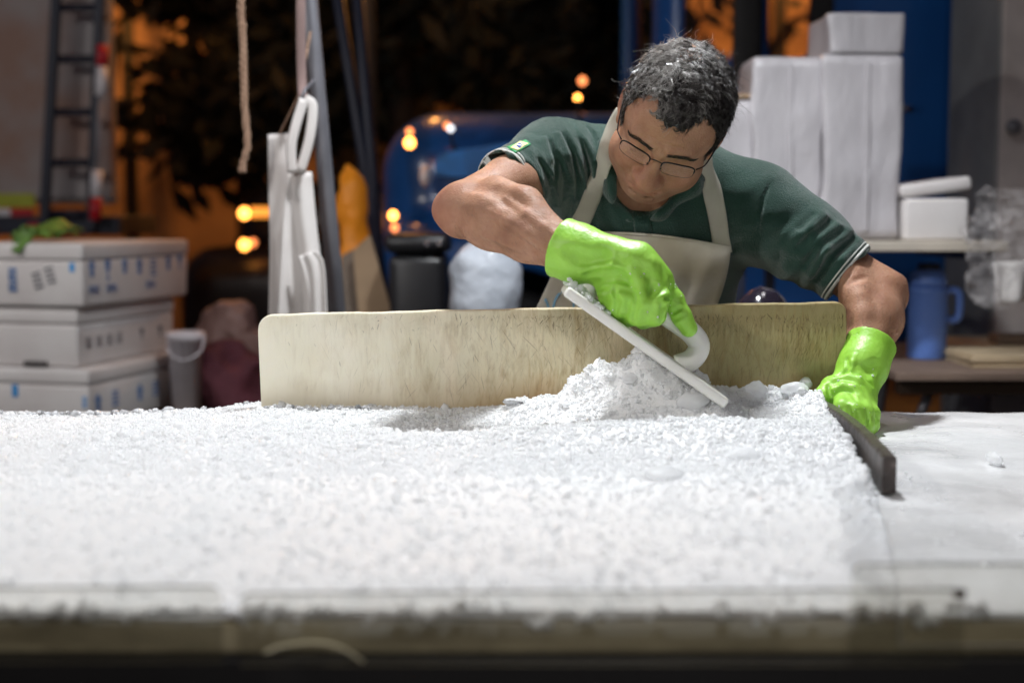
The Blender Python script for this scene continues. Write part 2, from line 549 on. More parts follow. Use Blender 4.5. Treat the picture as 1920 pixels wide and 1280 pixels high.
obj('chassis_rail', *rbox(((-5.2 + x1) / 2, YT + 0.25, (zf + zb) / 2), (x1 + 5.2, 0.7, zf - zb), 0.01), M_NAVY, bt_)
for wx in (-2.35, -3.9):
    wv = obj('wheel', *lathe((wx, YT + 0.1, 0.5), [(0.25, -0.14), (0.46, -0.14), (0.5, -0.08), (0.5, 0.08), (0.46, 0.14), (0.25, 0.14)], 28, np.array([[1, 0, 0], [0, 0, 1], [0, -1, 0]])), M_BLK, bt_, True)
    obj('rim', *lathe((wx, YT + 0.1, 0.5), [(0.02, -0.10), (0.22, -0.12), (0.26, -0.145), (0.26, 0.1), (0.02, 0.1)], 20, np.array([[1, 0, 0], [0, 0, 1], [0, -1, 0]])), M_GREYBOX, wv, True)
def bar(px0, px1, py0, py1, Y, th=0.02):
    a, b = PX(px0, py1, Y), PX(px1, py0, Y)
    return rbox(((a[0] + b[0]) / 2, Y, (a[2] + b[2]) / 2), (b[0] - a[0], th, b[2] - a[2]), 0.003)
for p in ((-60, -25), (21, 62)): obj('reflective_strip', *bar(*p, 391, 405, YT - 0.02), M_REDREF, bt_)
for p in ((-25, 20), (-110, -60)): obj('reflective_strip', *bar(*p, 391, 405, YT - 0.02), M_WHTREF, bt_)
obj('warning_plate', *bar(-90, 65, 363, 389, YT - 0.02), M_YEL, bt_)
obj('tail_lamp', *bar(54, 76, 418, 440, YT - 0.12, 0.05), M_REDREF, bt_)
ld_ = thing('steel_ladder', 'dark steel ladder leaning up the side of the grey box truck', 'ladder', PX(135, 410, YT - 0.12))
ra, rb_ = [PX(84, 410, YT - 0.15), PX(106, 0, YT - 0.15)], [PX(172, 410, YT - 0.15), PX(188, 0, YT - 0.15)]
for r_ in (ra, rb_):
    d = unit(r_[1] - r_[0]); Mx = np.stack([unit(np.cross([0, 1, 0], d)), [0, 1, 0], d], 1)
    L_ = np.linalg.norm(r_[1] - r_[0]) + 0.9
    obj('side_rail', *rbox((r_[0] + r_[1]) / 2 + d * 0.4, (0.042, 0.05, L_), 0.006, 2, Mx), M_NAVY, ld_)
for k, yy in enumerate((400, 304, 209, 110, 14, -85, -185)):
    f = (410 - yy) / 410
    a = ra[0] + (ra[1] - ra[0]) * f; b = rb_[0] + (rb_[1] - rb_[0]) * f
    obj('rung', *tube([a, b], 0.018, 8), M_NAVY, ld_, True)
sp_ = thing('marker_pole', 'slim red and white striped pole beside the dark ladder', 'pole', PX(178, 412, YT - 0.25))
q0, q1 = PX(178, 412, YT - 0.25), PX(193, 85, YT - 0.25)
pp = lambda yy: q0 + (q1 - q0) * ((412 - yy) / 327)
for y0, y1, m_ in ((412, 370, M_REDREF), (370, 318, M_WHTREF), (178, 125, M_WHTREF), (125, 85, M_REDREF)):
    obj('coloured_band', *tube([pp(y0), pp(y1)], 0.026, 10), m_, sp_, True)
obj('shaft', *tube([pp(318), pp(178)], 0.012, 8), mat('grey_rod', (0.3, 0.28, 0.3), 0.5), sp_, True)
obj('bracket', *tube([pp(250), pp(250) + np.array([-0.02, 0.10, 0])], 0.008, 6), M_NAVY, sp_, True)

# ---- blue bonneted truck behind the man
t = NT('blue_truck_paint')
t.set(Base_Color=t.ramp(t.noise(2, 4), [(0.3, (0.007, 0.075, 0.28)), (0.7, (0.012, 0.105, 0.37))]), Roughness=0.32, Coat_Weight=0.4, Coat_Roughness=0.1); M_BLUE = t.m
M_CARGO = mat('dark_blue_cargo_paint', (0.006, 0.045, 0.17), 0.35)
M_BRIGHTBLUE = mat('bright_blue_reflection', (0.0, 0.22, 0.75), 0.35)
M_CHROME = mat('chrome', (0.7, 0.7, 0.75), 0.15, metal=1.0)
M_AMBER = mat('amber_lamp', (1, 0.4, 0.05), 0.4, emit=(1.0, 0.36, 0.06), estr=9.0)
M_AMBERDIM = mat('dim_amber_lamp', (1, 0.4, 0.05), 0.4, emit=(1.0, 0.28, 0.09), estr=2.5)
M_WHITELAMP = mat('white_lamp', (1, 1, 1), 0.4, emit=(0.9, 0.93, 1.0), estr=2.2)
t = NT('truck_glass'); t.set(Base_Color=(0.05, 0.05, 0.06), Roughness=0.05, Alpha=0.10); M_GLASS = t.m
YB = 5.3
tk = Sdf()
tk.box((0.17, YB + 0.85, 1.27), (0.68, 0.74, 0.405), 0.24, None, 0)
tk.ell((-0.10, YB + 0.85, 1.10), (0.46, 0.70, 0.42), None, 0.15)
tk.box((0.05, YB + 0.14, 1.00), (0.55, 0.20, 0.26), 0.14, None, 0.08)
tk.box((0.05, YB + 1.56, 1.00), (0.55, 0.20, 0.26), 0.14, None, 0.08)
xc0, xc1 = 0.52, 1.80
tk.box(((xc0 + xc1) / 2 + 0.05, YB + 0.85, 1.72), ((xc1 - xc0) / 2 + 0.05, 0.92, 0.98), 0.16, None, 0.05)
tk.cone((-0.06, YB - 0.2, 0.52), (-0.06, YB + 0.45, 0.52), 0.56, 0.56, 0.03, 's')
tk.cone((-0.06, YB + 1.25, 0.52), (-0.06, YB + 1.9, 0.52), 0.56, 0.56, 0.03, 's')
def winx(p): return PX(p, 0, YB)[0]
wins = [(winx(1284), winx(1372)), (winx(1438), winx(1514))]
for a, b in wins:
    tk.box(((a + b) / 2, YB + 0.85, PX(0, 55, YB)[2] + 0.26), ((b - a) / 2, 1.3, 0.38), 0.05, None, 0.02, 's')
tk.box(((xc0 + xc1) / 2 + 0.02, YB + 0.85, PX(0, 55, YB)[2] + 0.26), ((xc1 - xc0) / 2 - 0.06, 0.84, 0.42), 0.05, None, 0.02, 's')
tk.box(((xc0 + xc1) / 2 + 0.02, YB + 1.8, PX(0, 55, YB)[2] + 0.26), ((xc1 - xc0) / 2 - 0.10, 0.4, 0.36), 0.05, None, 0.02, 's')
tk.box((xc0 - 0.05, YB + 0.85, PX(0, 55, YB)[2] + 0.26), (0.35, 0.72, 0.34), 0.06, None, 0.02, 's')
V, F = tk.mesh((-0.75, YB - 0.35, 0.3), (2.2, YB + 2.1, 2.9), 0.028, 1)
truck = thing('truck', 'blue bonneted truck parked nose to the left behind the man', 'truck', (0.8, YB + 0.85, 0))
obj('body', V, F, M_BLUE, truck, True)
for a, b in wins:
    f = obj('window', *rbox(((a + b) / 2, YB - 0.045, PX(0, 55, YB)[2] + 0.26), (b - a + 0.02, 0.012, 0.72), 0.004), M_GLASS, truck)
obj('windscreen', *rbox((xc0 + 0.02, YB + 0.85, PX(0, 55, YB)[2] + 0.26), (0.012, 1.4, 0.64), 0.004), M_GLASS, truck)
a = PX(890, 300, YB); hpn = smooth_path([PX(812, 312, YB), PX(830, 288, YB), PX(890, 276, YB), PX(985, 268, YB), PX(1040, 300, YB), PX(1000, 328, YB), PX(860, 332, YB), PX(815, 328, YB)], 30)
obj('bonnet_reflection', *prism(np.c_[hpn[:, 0] - a[0], hpn[:, 2] - a[2]], 0.10, np.stack([[1, 0, 0], [0, 0, 1], [0, 1, 0]], 1), (a[0], YB + 0.075, a[2])), M_BRIGHTBLUE, truck)  # light reflected on the bonnet side, put in as a brighter blue piece
mr = obj('wing_mirror', *rbox(PX(1402, 40, YB - 0.3), (0.105, 0.06, 0.46), 0.03, 3), M_BLK, truck, True)
obj('mirror_arm', *tube([PX(1402, 90, YB - 0.27), PX(1400, 150, YB - 0.15), PX(1396, 168, YB + 0.02)], 0.014, 8), M_BLK, mr, True)
obj('door_pillar', *rbox(PX(1540, 60, YB - 0.06), (0.08, 0.05, 0.9), 0.01), M_BLK, truck)
obj('door_handle', *rbox(PX(1695, 203, YB - 0.09), (0.05, 0.03, 0.02), 0.006), M_CHROME, truck, True)
hl = obj('headlight', *lathe(PX(798, 330, YB - 0.03), [(0.035, -0.02), (0.042, 0.0), (0.035, 0.03), (0.015, 0.045)], 18, np.array([[1, 0, 0], [0, 0, -1], [0, 1, 0]]) * np.array([[0.55], [1], [1.0]])), M_WHTREF, truck, True)
def lampball(name, px, py, Y, r, m_, parent):
    return obj(name, *lathe(PX(px, py, Y), [(0.3 * r, -r), (0.8 * r, -0.6 * r), (r, 0), (0.8 * r, 0.6 * r), (0.3 * r, r)], 12), m_, parent, True)
lampball('indicator_lamp', 768, 268, YB - 0.10, 0.020, M_AMBER, truck)
lampball('indicator_lamp', 768, 247, YB - 0.06, 0.014, M_AMBERDIM, truck)
lampball('marker_lamp', 845, 241, YB + 0.0, 0.012, M_WHITELAMP, truck)
lampball('marker_lamp', 838, 236, YB + 0.05, 0.012, M_AMBERDIM, truck)
lampball('roof_marker_lamp', 1083, 184, YB + 0.2, 0.013, M_AMBER, truck)
lampball('roof_marker_lamp', 1092, 152, YB + 0.6, 0.018, M_AMBERDIM, truck)
for x_, y_ in ((845, 262), (1083, 205)):
    obj('lamp_stalk', *tube([PX(x_, y_ - 18, YB + 0.04), PX(x_ + 8, y_ + 40, YB + 0.12)], 0.006, 6), M_BLK, truck, True)
lampball('front_lamp', 737, 404, YB - 0.14, 0.017, M_AMBER, truck); lampball('front_lamp', 740, 427, YB - 0.14, 0.015, M_AMBERDIM, truck)
obj('bumper', *rbox((-0.56, YB + 0.85, 0.72), (0.12, 1.9, 0.22), 0.03), M_CHROME, truck)
for yy in (YB + 0.12, YB + 1.58):
    for xx in (-0.06, 3.4):
        w_ = obj('wheel', *lathe((xx, yy, 0.5), [(0.25, -0.14), (0.46, -0.14), (0.5, -0.08), (0.5, 0.08), (0.46, 0.14), (0.25, 0.14)], 28, np.array([[1, 0, 0], [0, 0, 1], [0, -1, 0]])), M_BLK, truck, True)
        obj('rim', *lathe((xx, yy, 0.5), [(0.02, -0.1), (0.22, -0.12), (0.26, -0.145), (0.26, 0.1), (0.02, 0.1)], 20, np.array([[1, 0, 0], [0, 0, 1], [0, -1, 0]])), M_BLUE, w_, True)
cb_ = obj('cargo_body', *rbox((3.0, YB + 0.85, 2.15), (2.2, 1.8, 1.86), 0.03), M_CARGO, truck)
for k in range(7):
    obj('corrugation', *rbox((1.96 + k * 0.17, YB - 0.065, 2.15), (0.06, 0.03, 1.8), 0.01), M_CARGO, cb_)
obj('chassis_rail', *rbox((2.2, YB + 0.85, 0.86), (3.8, 1.5, 0.22), 0.02), M_NAVY, truck)
obj('skirt_rail', *rbox((2.85, YB - 0.04, 1.30), (2.4, 0.05, 0.15), 0.01), M_NAVY, truck)
lampball('side_lamp', 1832, 556, YB - 0.1, 0.016, M_AMBER, truck)

# dark parked car far behind with amber lamps
cr_ = Sdf(); cy = 9.3; cx0 = PX(455, 430, cy)[0]
cr_.box((cx0 + 0.55, cy + 1.2, 0.72), (0.85, 1.9, 0.36), 0.22, None, 0)
cr_.box((cx0 + 0.55, cy + 1.4, 1.16), (0.68, 1.05, 0.34), 0.22, None, 0.12)
V, F = cr_.mesh((cx0 - 0.5, cy - 0.9, 0.25), (cx0 + 1.6, cy + 3.3, 1.7), 0.05, 2)
car = thing('parked_car', 'dark parked car with glowing amber lamps beyond the hanging aprons', 'car', (cx0 + 0.55, cy + 1.2, 0))
obj('body', V, F, mat('dark_car_paint', (0.012, 0.010, 0.012), 0.3), car, True)
obj('rear_window', *rbox((cx0 + 0.55, cy + 0.40, 1.22), (1.0, 0.05, 0.3), 0.02), M_DARKWIN, car)
for s in (-0.62, 0.62):
    for d_ in (0.1, 2.3):
        obj('wheel', *lathe((cx0 + 0.55 + s, cy + d_, 0.32), [(0.15, -0.1), (0.30, -0.1), (0.32, -0.05), (0.32, 0.05), (0.30, 0.1), (0.15, 0.1)], 20, np.array([[0, 0, 1], [0, 1, 0], [-1, 0, 0]])), M_BLK, car, True)
lampball('amber_lamp', 458, 400, cy - 0.78, 0.032, M_AMBER, car); lampball('amber_lamp', 458, 459, cy - 0.78, 0.030, M_AMBER, car); lampball('amber_lamp', 474, 455, cy - 0.76, 0.022, M_AMBERDIM, car)
obj('glowing_reflector_bar', *rbox(PX(489, 398, cy - 0.76), (0.12, 0.03, 0.06), 0.01), mat('lit_amber_bar', (1, 0.4, 0.05), 0.4, emit=(1.0, 0.36, 0.05), estr=1.3), car)  # reflected light on the bar put in as its own glow

# ---- stacked fish boxes on the left
t = NT('white_foam'); t.set(Base_Color=t.ramp(t.noise(5, 5), [(0.3, (0.66, 0.62, 0.61)), (0.7, (0.78, 0.76, 0.75))]), Roughness=0.75); t.bump(t.noise(160, 2), 0.002); M_FOAM = t.m
M_BLUEPRINT = mat('blue_box_print', (0.12, 0.23, 0.48), 0.7); M_GREYPRINT = mat('grey_box_print', (0.22, 0.22, 0.24), 0.8); M_CYANPRINT = mat('cyan_box_print', (0.05, 0.32, 0.72), 0.7)
M_STAND = mat('grey_stand_steel', (0.10, 0.10, 0.11), 0.5)
YX = 4.15
ROTB = -0.25
RB = np.array([[math.cos(ROTB), -math.sin(ROTB), 0], [math.sin(ROTB), math.cos(ROTB), 0], [0, 0, 1]])
def fishbox(px1, py0, py1, Y, w, depth, label, lidf=0.28):
    """px1: pixel of the near right corner; the box is turned so that its right side shows"""
    k0 = PX(px1, py1, Y); h = PX(px1, py0, Y)[2] - k0[2]
    W = lambda x, y, z: k0 + RB @ np.array([x, y, z], float)
    th = thing('foam_fish_box', label, 'box', W(-w / 2, depth / 2, 0), 'white foam fish boxes stacked on the left')
    obj('tub', *rbox(W(-w / 2, depth / 2, h * (1 - lidf) / 2), (w, depth, h * (1 - lidf)), 0.012, 3, RB, 0.985), M_FOAM, th, True)
    obj('lid', *rbox(W(-w / 2, depth / 2, h * (1 - lidf / 2) - 0.001), (w + 0.005, depth + 0.005, h * lidf - 0.002), 0.012, 3, RB), M_FOAM, th, True)
    return th, W, h
X1, Wb1, h1 = fishbox(157, 455, 577, YX, 0.42, 0.66, 'topmost foam fish box, blue prints on its side and a green leaf on its lid')
X2, Wb2, h2 = fishbox(147, 578, 690, YX + 0.03, 0.42, 0.60, 'plain foam fish box in the middle of the stack with a dark hand notch')
X3, Wb3, h3 = fishbox(168, 692, 804, YX, 0.42, 0.60, 'foam fish box under the notched one, just above the ice')
X4, Wb4, h4 = fishbox(158, 806, 916, YX, 0.42, 0.60, 'foam fish box at the bottom of the stack, behind the ice table')
obj('hand_notch', *rbox(Wb2(-0.14, -0.004, 0.010), (0.075, 0.02, 0.016), 0.004, 2, RB), mat('notch_shade', (0.1, 0.09, 0.09), 0.9), X2)
c4 = Wb4(-0.21, 0.3, 0)
sd = thing('box_stand', 'grey steel stand under the foam fish boxes', 'stand', (c4[0], c4[1], 0))
zt = c4[2]
obj('stand_top', *rbox((c4[0], c4[1], zt - 0.02), (0.62, 0.80, 0.036), 0.005), M_STAND, sd)
for i in (-1, 1):
    for j in (-1, 1):
        obj('leg', *rbox((c4[0] + i * 0.28, c4[1] + j * 0.36, (zt - 0.04) / 2), (0.035, 0.035, zt - 0.04), 0.004), M_STAND, sd)
def glyph_parts(kind):
    if kind == 'arrow': return [[(-.5, -1), (.5, -1), (.5, .1), (1, .1), (0, 1), (-1, .1), (-.5, .1)]]
    if kind == 'glass': return [[(-.8, 1), (.8, 1), (.5, 0), (.12, -.2), (.12, -.75), (.6, -1), (-.6, -1), (-.12, -.75), (-.12, -.2), (-.5, 0)]]
    if kind == 'hatch': return [[(-.9, -.9 + .5 * k), (.9, -.9 + .5 * k), (.9, -.66 + .5 * k), (-.9, -.66 + .5 * k)] for k in range(4)]
    return [[(-1, -1), (1, -1), (1, 1), (-1, 1)]]
def prints_side(parent, W, marks, m_):
    """marks on the right-hand face: (distance from the near corner, height, half width, half height, kind)"""
    for d, z, hw, hh, kd in marks:
        ps = [prism(np.array(g_) * (hw, hh), 0.001, RB @ np.stack([[0, 1, 0], [0, 0, 1], [1, 0, 0]], 1), W(0.0032 if z > 0.13 else 0.0006, d, z)) for g_ in glyph_parts(kd)]
        obj('printed_mark', *join(ps), m_, parent, kind='stuff' if kd == 'hatch' else None)
def prints_front(parent, W, marks, m_, rot=0.0):
    M_ = RB @ np.stack([[math.cos(rot), 0, math.sin(rot)], [-math.sin(rot), 0, math.cos(rot)], [0, -1, 0]], 1)
    for x, z, hw, hh, kd in marks:
        ps = [prism(np.array(g_) * (hw, hh), 0.001, M_, W(x, -0.0006, z)) for g_ in glyph_parts(kd)]
        obj('printed_mark', *join(ps), m_, parent, kind='stuff' if kd == 'hatch' else None)
prints_side(X1, Wb1, [(d, h1 * .58 + o, 0.020, s, k) for d, o, s, k in ((.05, .005, .026, 'arrow'), (.14, -.004, .030, 'glass'), (.24, .006, .024, 'arrow'), (.33, .002, .026, 'arrow'), (.42, -.006, .030, 'hatch'), (.52, .006, .024, 'arrow'), (.60, .006, .024, 'glass'))], M_BLUEPRINT)
prints_side(X1, Wb1, [(d, h1 * .27, 0.032, 0.012, 'hatch') for d in (.06, .16, .40)], M_BLUEPRINT)
prints_side(X2, Wb2, [(d, h2 * .40, 0.016, 0.018, k) for d, k in ((.06, 'hatch'), (.12, 'hatch'), (.18, 'hatch'), (.24, 'hatch'), (.38, 'glass'), (.50, 'glass'))], M_GREYPRINT)
prints_side(X3, Wb3, [(d, h3 * .42, 0.020, 0.026, k) for d, k in ((.05, 'arrow'), (.15, 'hatch'), (.30, 'arrow'), (.40, 'hatch'), (.52, 'arrow'))], M_BLUEPRINT)
prints_front(X1, Wb1, [(-0.035, h1 * .62, 0.008, 0.013, 'block')], M_CYANPRINT)
prints_front(X1, Wb1, [(-0.232, h1 * .26 + 0.015 * k, 0.013, 0.005, 'block') for k in range(5)] + [(-0.242, h1 * .30, 0.004, 0.010, 'block'), (-0.242, h1 * .48, 0.004, 0.010, 'block')], M_BLUEPRINT)
prints_front(X1, Wb1, [(-0.150, h1 * .42, 0.017, 0.028, 'hatch'), (-0.108, h1 * .50, 0.017, 0.028, 'hatch')], M_GREYPRINT, 0.25)
prints_front(X3, Wb3, [(-0.245, h3 * .60, 0.010, 0.018, 'block'), (-0.014, h3 * .45, 0.008, 0.018, 'hatch')], M_CYANPRINT)

# green leaf on the top box
t = NT('lettuce'); t.set(Base_Color=t.ramp(t.noise(30, 4), [(0.3, (0.05, 0.13, 0.015)), (0.7, (0.16, 0.30, 0.05))]), Roughness=0.5); M_LET = t.m
lf = thing('lettuce_leaf', 'crumpled green lettuce leaves lying on the topmost foam fish box', 'leaf', PX(82, 455, YX + 0.03))
ztop = Wb1(0, 0, h1)[2]
for k, (px_, Y_, L_, W_, az) in enumerate(((66, YX + 0.13, 0.080, 0.060, -0.5), (92, YX + 0.16, 0.085, 0.065, 0.2), (112, YX + 0.20, 0.07, 0.04, 0.5), (50, YX + 0.085, 0.055, 0.03, -1.9))):
    u_, v_ = np.meshgrid(np.linspace(-1, 1, 16), np.linspace(-1, 1, 10), indexing='ij')
    base = PX(px_, 450, Y_)
    xx = u_ * L_; yy = v_ * W_ * np.sqrt(np.clip(1.08 - u_ ** 2, 0.03, 1))
    zz = 0.012 + 0.009 * k + 0.034 * np.exp(-(u_ * 1.3) ** 2 - v_ ** 2) + 0.008 * np.sin(u_ * 4 + k) * np.sin(v_ * 3 + k) + 0.004 * np.sin(u_ * 11 + v_ * 7)
    if k == 3: zz = zz - 0.035 * (u_ + 1)
    G_ = np.stack([base[0] + xx * math.cos(az) - yy * math.sin(az), base[1] + xx * math.sin(az) + yy * math.cos(az), ztop + np.maximum(zz, 0.004 if k < 3 else -0.09)], -1)
    if k == 3: G_[..., 1] = np.minimum(G_[..., 1], YX + 0.062)
    obj('leaf_blade', *sheet(G_, 0.0015), M_LET, lf, True)

def blob(name, label, cat, build, lo, hi, vox, m_, group=None, relax=1, part=None):
    s_ = Sdf(); build(s_)
    V_, F_ = s_.mesh(lo, hi, vox, relax)
    if part: return obj(part, V_, F_, m_, name, True)
    V_[:, 2] = np.maximum(V_[:, 2], 0.003)
    return obj(name, V_, F_, m_, None, True, label, cat, group)
# white bucket, maroon sack and crumpled bag beside the boxes
M_PLASW = mat('cloudy_white_plastic', (0.85, 0.80, 0.85), 0.4)
yb = 4.5; b0, b1 = PX(350, 770, yb), PX(350, 622, yb)
bk = thing('plastic_bucket', 'cloudy white plastic bucket standing right of the foam fish boxes', 'bucket', (b0[0], yb, b0[2]))
hb = b1[2] - b0[2]
obj('bucket_wall', *lathe(b0, [(0.042, 0), (0.046, 0.0), (0.054, hb * 0.9), (0.060, hb * 0.9), (0.060, hb), (0.053, hb), (0.045, 0.012), (0.02, 0.010)], 28), M_PLASW, bk, True)
obj('handle', *tube(smooth_path([b1 + (-0.058, 0, -0.01), b1 + (-0.05, -0.04, -0.06), b1 + (0, -0.062, -0.085), b1 + (0.05, -0.04, -0.06), b1 + (0.058, 0, -0.01)], 18), 0.003, 6), M_PLASW, bk, True)
M_MAROON = mat('maroon_sack_cloth', (0.085, 0.018, 0.028), 0.85, bump=0.004, bscale=30)
M_PINKBAG = mat('dusty_pink_bag', (0.20, 0.115, 0.10), 0.6, bump=0.004, bscale=25)
ct = thing('crate_table', 'low dark trestle under the bucket and the maroon sack', 'table', (PX(420, 770, 4.6)[0], 4.6, 0))
zc = b0[2]
obj('table_top', *rbox((PX(420, 770, 4.6)[0], 4.62, zc - 0.022), (0.52, 0.5, 0.04), 0.004), M_WOODD, ct)
for i in (-1, 1):
    for j in (-1, 1): obj('leg', *rbox((PX(420, 770, 4.6)[0] + i * 0.22, 4.62 + j * 0.2, (zc - 0.042) / 2), (0.04, 0.04, zc - 0.042), 0.004), M_WOODD, ct)
def sack(s_):
    s_.ell(PX(440, 720, 4.6) + (0, 0.02, -0.01), (0.115, 0.12, 0.13), None, 0); s_.ell(PX(462, 760, 4.6), (0.12, 0.12, 0.08), None, 0.05); s_.ell(PX(410, 700, 4.6), (0.06, 0.09, 0.09), None, 0.05)
    s_.disp(lambda P: 0.030 * fbm(P, 11, 3, 5), PX(440, 720, 4.6), 5)
    s_.box((PX(440, 0, 4.6)[0], 4.6, zc - 0.2), (0.5, 0.5, 0.2), 0.001, None, 0.004, 's')
blob('sack', 'maroon cloth sack slumped beside the cloudy bucket', 'sack', sack, PX(440, 720, 4.6) - 0.24, PX(440, 720, 4.6) + 0.24, 0.011, M_MAROON)
def pbag(s_):
    s_.ell(PX(428, 600, 4.75), (0.085, 0.07, 0.075), None, 0); s_.ell(PX(462, 640, 4.75), (0.07, 0.07, 0.05), None, 0.04); s_.ell(PX(400, 640, 4.75), (0.055, 0.06, 0.06), None, 0.04)
    s_.cone(PX(430, 640, 4.75), PX(430, 760, 4.75), 0.10, 0.11, 0.05)
    s_.disp(lambda P: 0.032 * fbm(P, 12, 3, 8), PX(430, 600, 4.75), 5)
blob('plastic_bag', 'crumpled dusty pink bag piled behind the maroon sack', 'bag', pbag, PX(430, 660, 4.75) - 0.28, PX(430, 660, 4.75) + 0.28, 0.011, M_PINKBAG)

# ---- rope, pole, hanging cloths
t = NT('twisted_rope'); wv = t.new('ShaderNodeTexWave'); wv.inputs['Scale'].default_value = 60; t.link(t.coords((1, 1, 1), (0.7, 0, 0)), wv.inputs['Vector'])
t.set(Base_Color=t.ramp(wv.outputs[1], [(0.2, (0.20, 0.12, 0.075)), (0.8, (0.36, 0.23, 0.16))]), Roughness=0.9); M_ROPE = t.m
YR = 3.25
rp = smooth_path([(PX(448, -420, YR)), PX(452, 0, YR), PX(455, 60, YR), PX(459, 200, YR), PX(464, 270, YR), PX(455, 308, YR), PX(454, 322, YR)], 80)
strs = []
for k in range(3):
    a_ = np.linspace(0, 2 * math.pi * 22, 80) + k * 2.094
    strs.append(tube(rp + 0.0052 * np.stack([np.cos(a_), np.sin(a_), 0 * a_], 1), 0.0052, 6))
tag(obj('rope', *join(strs), M_ROPE, None, True), 'frayed beige rope hanging down in front of the dark trees', 'rope')
M_STEEL = mat('grey_steel_tube', (0.17, 0.17, 0.19), 0.35, metal=0.3)
p0, p1 = PX(640, 660, 3.35), PX(580, 0, 3.35)
pd = (p1 - p0) / (p1[2] - p0[2])
pole_b, pole_t = p0 - pd * p0[2], p1 + pd * (3.2 - p1[2])
pl_ = thing('stall_pole', 'grey steel pole leaning beside the hanging cream aprons', 'pole', pole_b)
obj('tube', *tube([pole_b, pole_t], 0.019, 12), M_STEEL, pl_, True)
obj('foot_plate', *rbox(pole_b + (0, 0, 0.008), (0.14, 0.14, 0.012), 0.003), M_STEEL, pl_)
obj('hook', *tube(smooth_path([PX(588, 150, 3.34), PX(580, 160, 3.30), PX(570, 172, 3.27), PX(566, 186, 3.27), PX(572, 190, 3.27)], 12), 0.004, 6), M_STEEL, pl_, True)
for (a_, b_), lb in ((((628, -40), (735, 640)), 'dark tent pole slanting just right of the grey pole'), (((668, -40), (724, 640)), 'thin dark tent pole in front of the truck nose')):
    q0, q1 = PX(*b_, 4.9), PX(*a_, 4.9); d_ = (q1 - q0) / (q1[2] - q0[2])
    tp = thing('tent_pole', lb, 'pole', q0 - d_ * q0[2], 'dark poles of the next stall')
    obj('tube', *tube([q0 - d_ * q0[2], q1 + d_ * 0.9], 0.020, 10), M_NAVY, tp, True)
    obj('foot_plate', *rbox(q0 - d_ * q0[2] + (0, 0, 0.006), (0.12, 0.12, 0.01), 0.002), M_NAVY, tp)
t = NT('hanging_cloth'); t.set(Base_Color=t.ramp(t.noise(4, 4), [(0.3, (0.55, 0.51, 0.49)), (0.7, (0.72, 0.70, 0.68))]), Roughness=0.6); M_HANG = t.m
YH = 3.28
def hang(outline_l, outline_r, Y, fold, seed, n=26, m_=24):
    l_ = smooth_path([PX(*p, Y) for p in outline_l], m_); r_ = smooth_path([PX(*p, Y) for p in outline_r], m_)
    u_ = np.linspace(0, 1, n)
    G_ = l_[None] * (1 - u_)[:, None, None] + r_[None] * u_[:, None, None]
    v_ = np.linspace(0, 1, m_)
    G_[..., 1] += fold * np.sin(u_[:, None] * (5 + seed) + 0.8 * np.sin(v_[None] * 3 + seed)) * (0.35 + v_[None])
    return G_
ha = thing('hanging_apron', 'cream plastic apron folded and hung by its neck loop on the grey pole', 'apron', PX(575, 600, YH))
obj('apron_sheet', *sheet(hang([(540, 322), (532, 400), (528, 500), (522, 620)], [(584, 322), (592, 420), (604, 520), (612, 640)], YH, 0.016, 2), 0.004), M_HANG, ha, True)
obj('side_fold', *sheet(hang([(560, 480), (572, 520), (580, 570), (582, 640)], [(590, 470), (606, 492), (612, 560), (616, 640)], YH - 0.025, 0.006, 5), 0.004), M_HANG, ha, True)
for pth in ([(570, 186), (556, 230), (546, 275), (548, 325)], [(571, 186), (586, 200), (580, 260), (562, 325)]):
    c_ = smooth_path([PX(*p, YH - 0.02) for p in pth], 18)
    obj('neck_loop', *tube(c_, 0.0115, 8, True, 0.18, (0, 1, 0)), M_HANG, ha, True)
hs = thing('plastic_sheet', 'narrow stiff cream sheet hanging behind the folded apron', 'sheet', PX(520, 600, YH + 0.06))
obj('sheet_body', *sheet(hang([(502, 252), (503, 350), (506, 480), (504, 640)], [(540, 250), (545, 350), (546, 480), (548, 640)], YH + 0.06, 0.004, 1, 12), 0.006), M_HANG, hs, True)
obj('cord', *tube([PX(522, 256, YH + 0.06), PX(560, 180, YH + 0.03), PX(582, 60, YH + 0.05)], 0.003, 6), M_ROPE, hs, True)
c_ = [PX(565, -120, YH + 0.02), PX(564, 60, YH + 0.02), PX(566, 150, YH + 0.02), PX(568, 184, YH + 0.0)]
tag(obj('webbing_strap', *tube(smooth_path(c_, 14), 0.011, 8, True, 0.3, (0, 1, 0)), mat('dusty_pink_webbing', (0.22, 0.15, 0.14), 0.8), None, True), 'dusty pink webbing strap hanging down beside the grey pole', 'strap')

# orange sack and folded cardboard behind the pole
def osack(s_):
    s_.cone(PX(662, 350, 4.6), PX(664, 500, 4.6), 0.045, 0.055, 0); s_.ell(PX(655, 335, 4.6), (0.035, 0.03, 0.03), None, 0.03); s_.cone(PX(664, 500, 4.6), np.array([PX(664, 500, 4.6)[0], 4.6, 0.02]), 0.055, 0.12, 0.06)
    s_.disp(lambda P: 0.020 * fbm(P, 13, 3, 4), PX(660, 420, 4.6), 5)
s0 = PX(662, 400, 4.6)
blob('tarp_bundle', 'sodium-toned rolled tarpaulin standing behind the grey pole', 'tarpaulin', osack, (s0[0] - 0.22, 4.38, -0.02), (s0[0] + 0.22, 4.82, s0[2] + 0.26), 0.014, mat('sodium_toned_tarpaulin', (0.85, 0.28, 0.012), 0.5))  # orange of the sodium light is put into the cloth colour
M_CARD = mat('brown_cardboard', (0.42, 0.29, 0.18), 0.8)
cbx = thing('folded_cardboard', 'flattened brown cardboard box leaning by the sodium-toned tarpaulin', 'cardboard', PX(690, 600, 4.4))
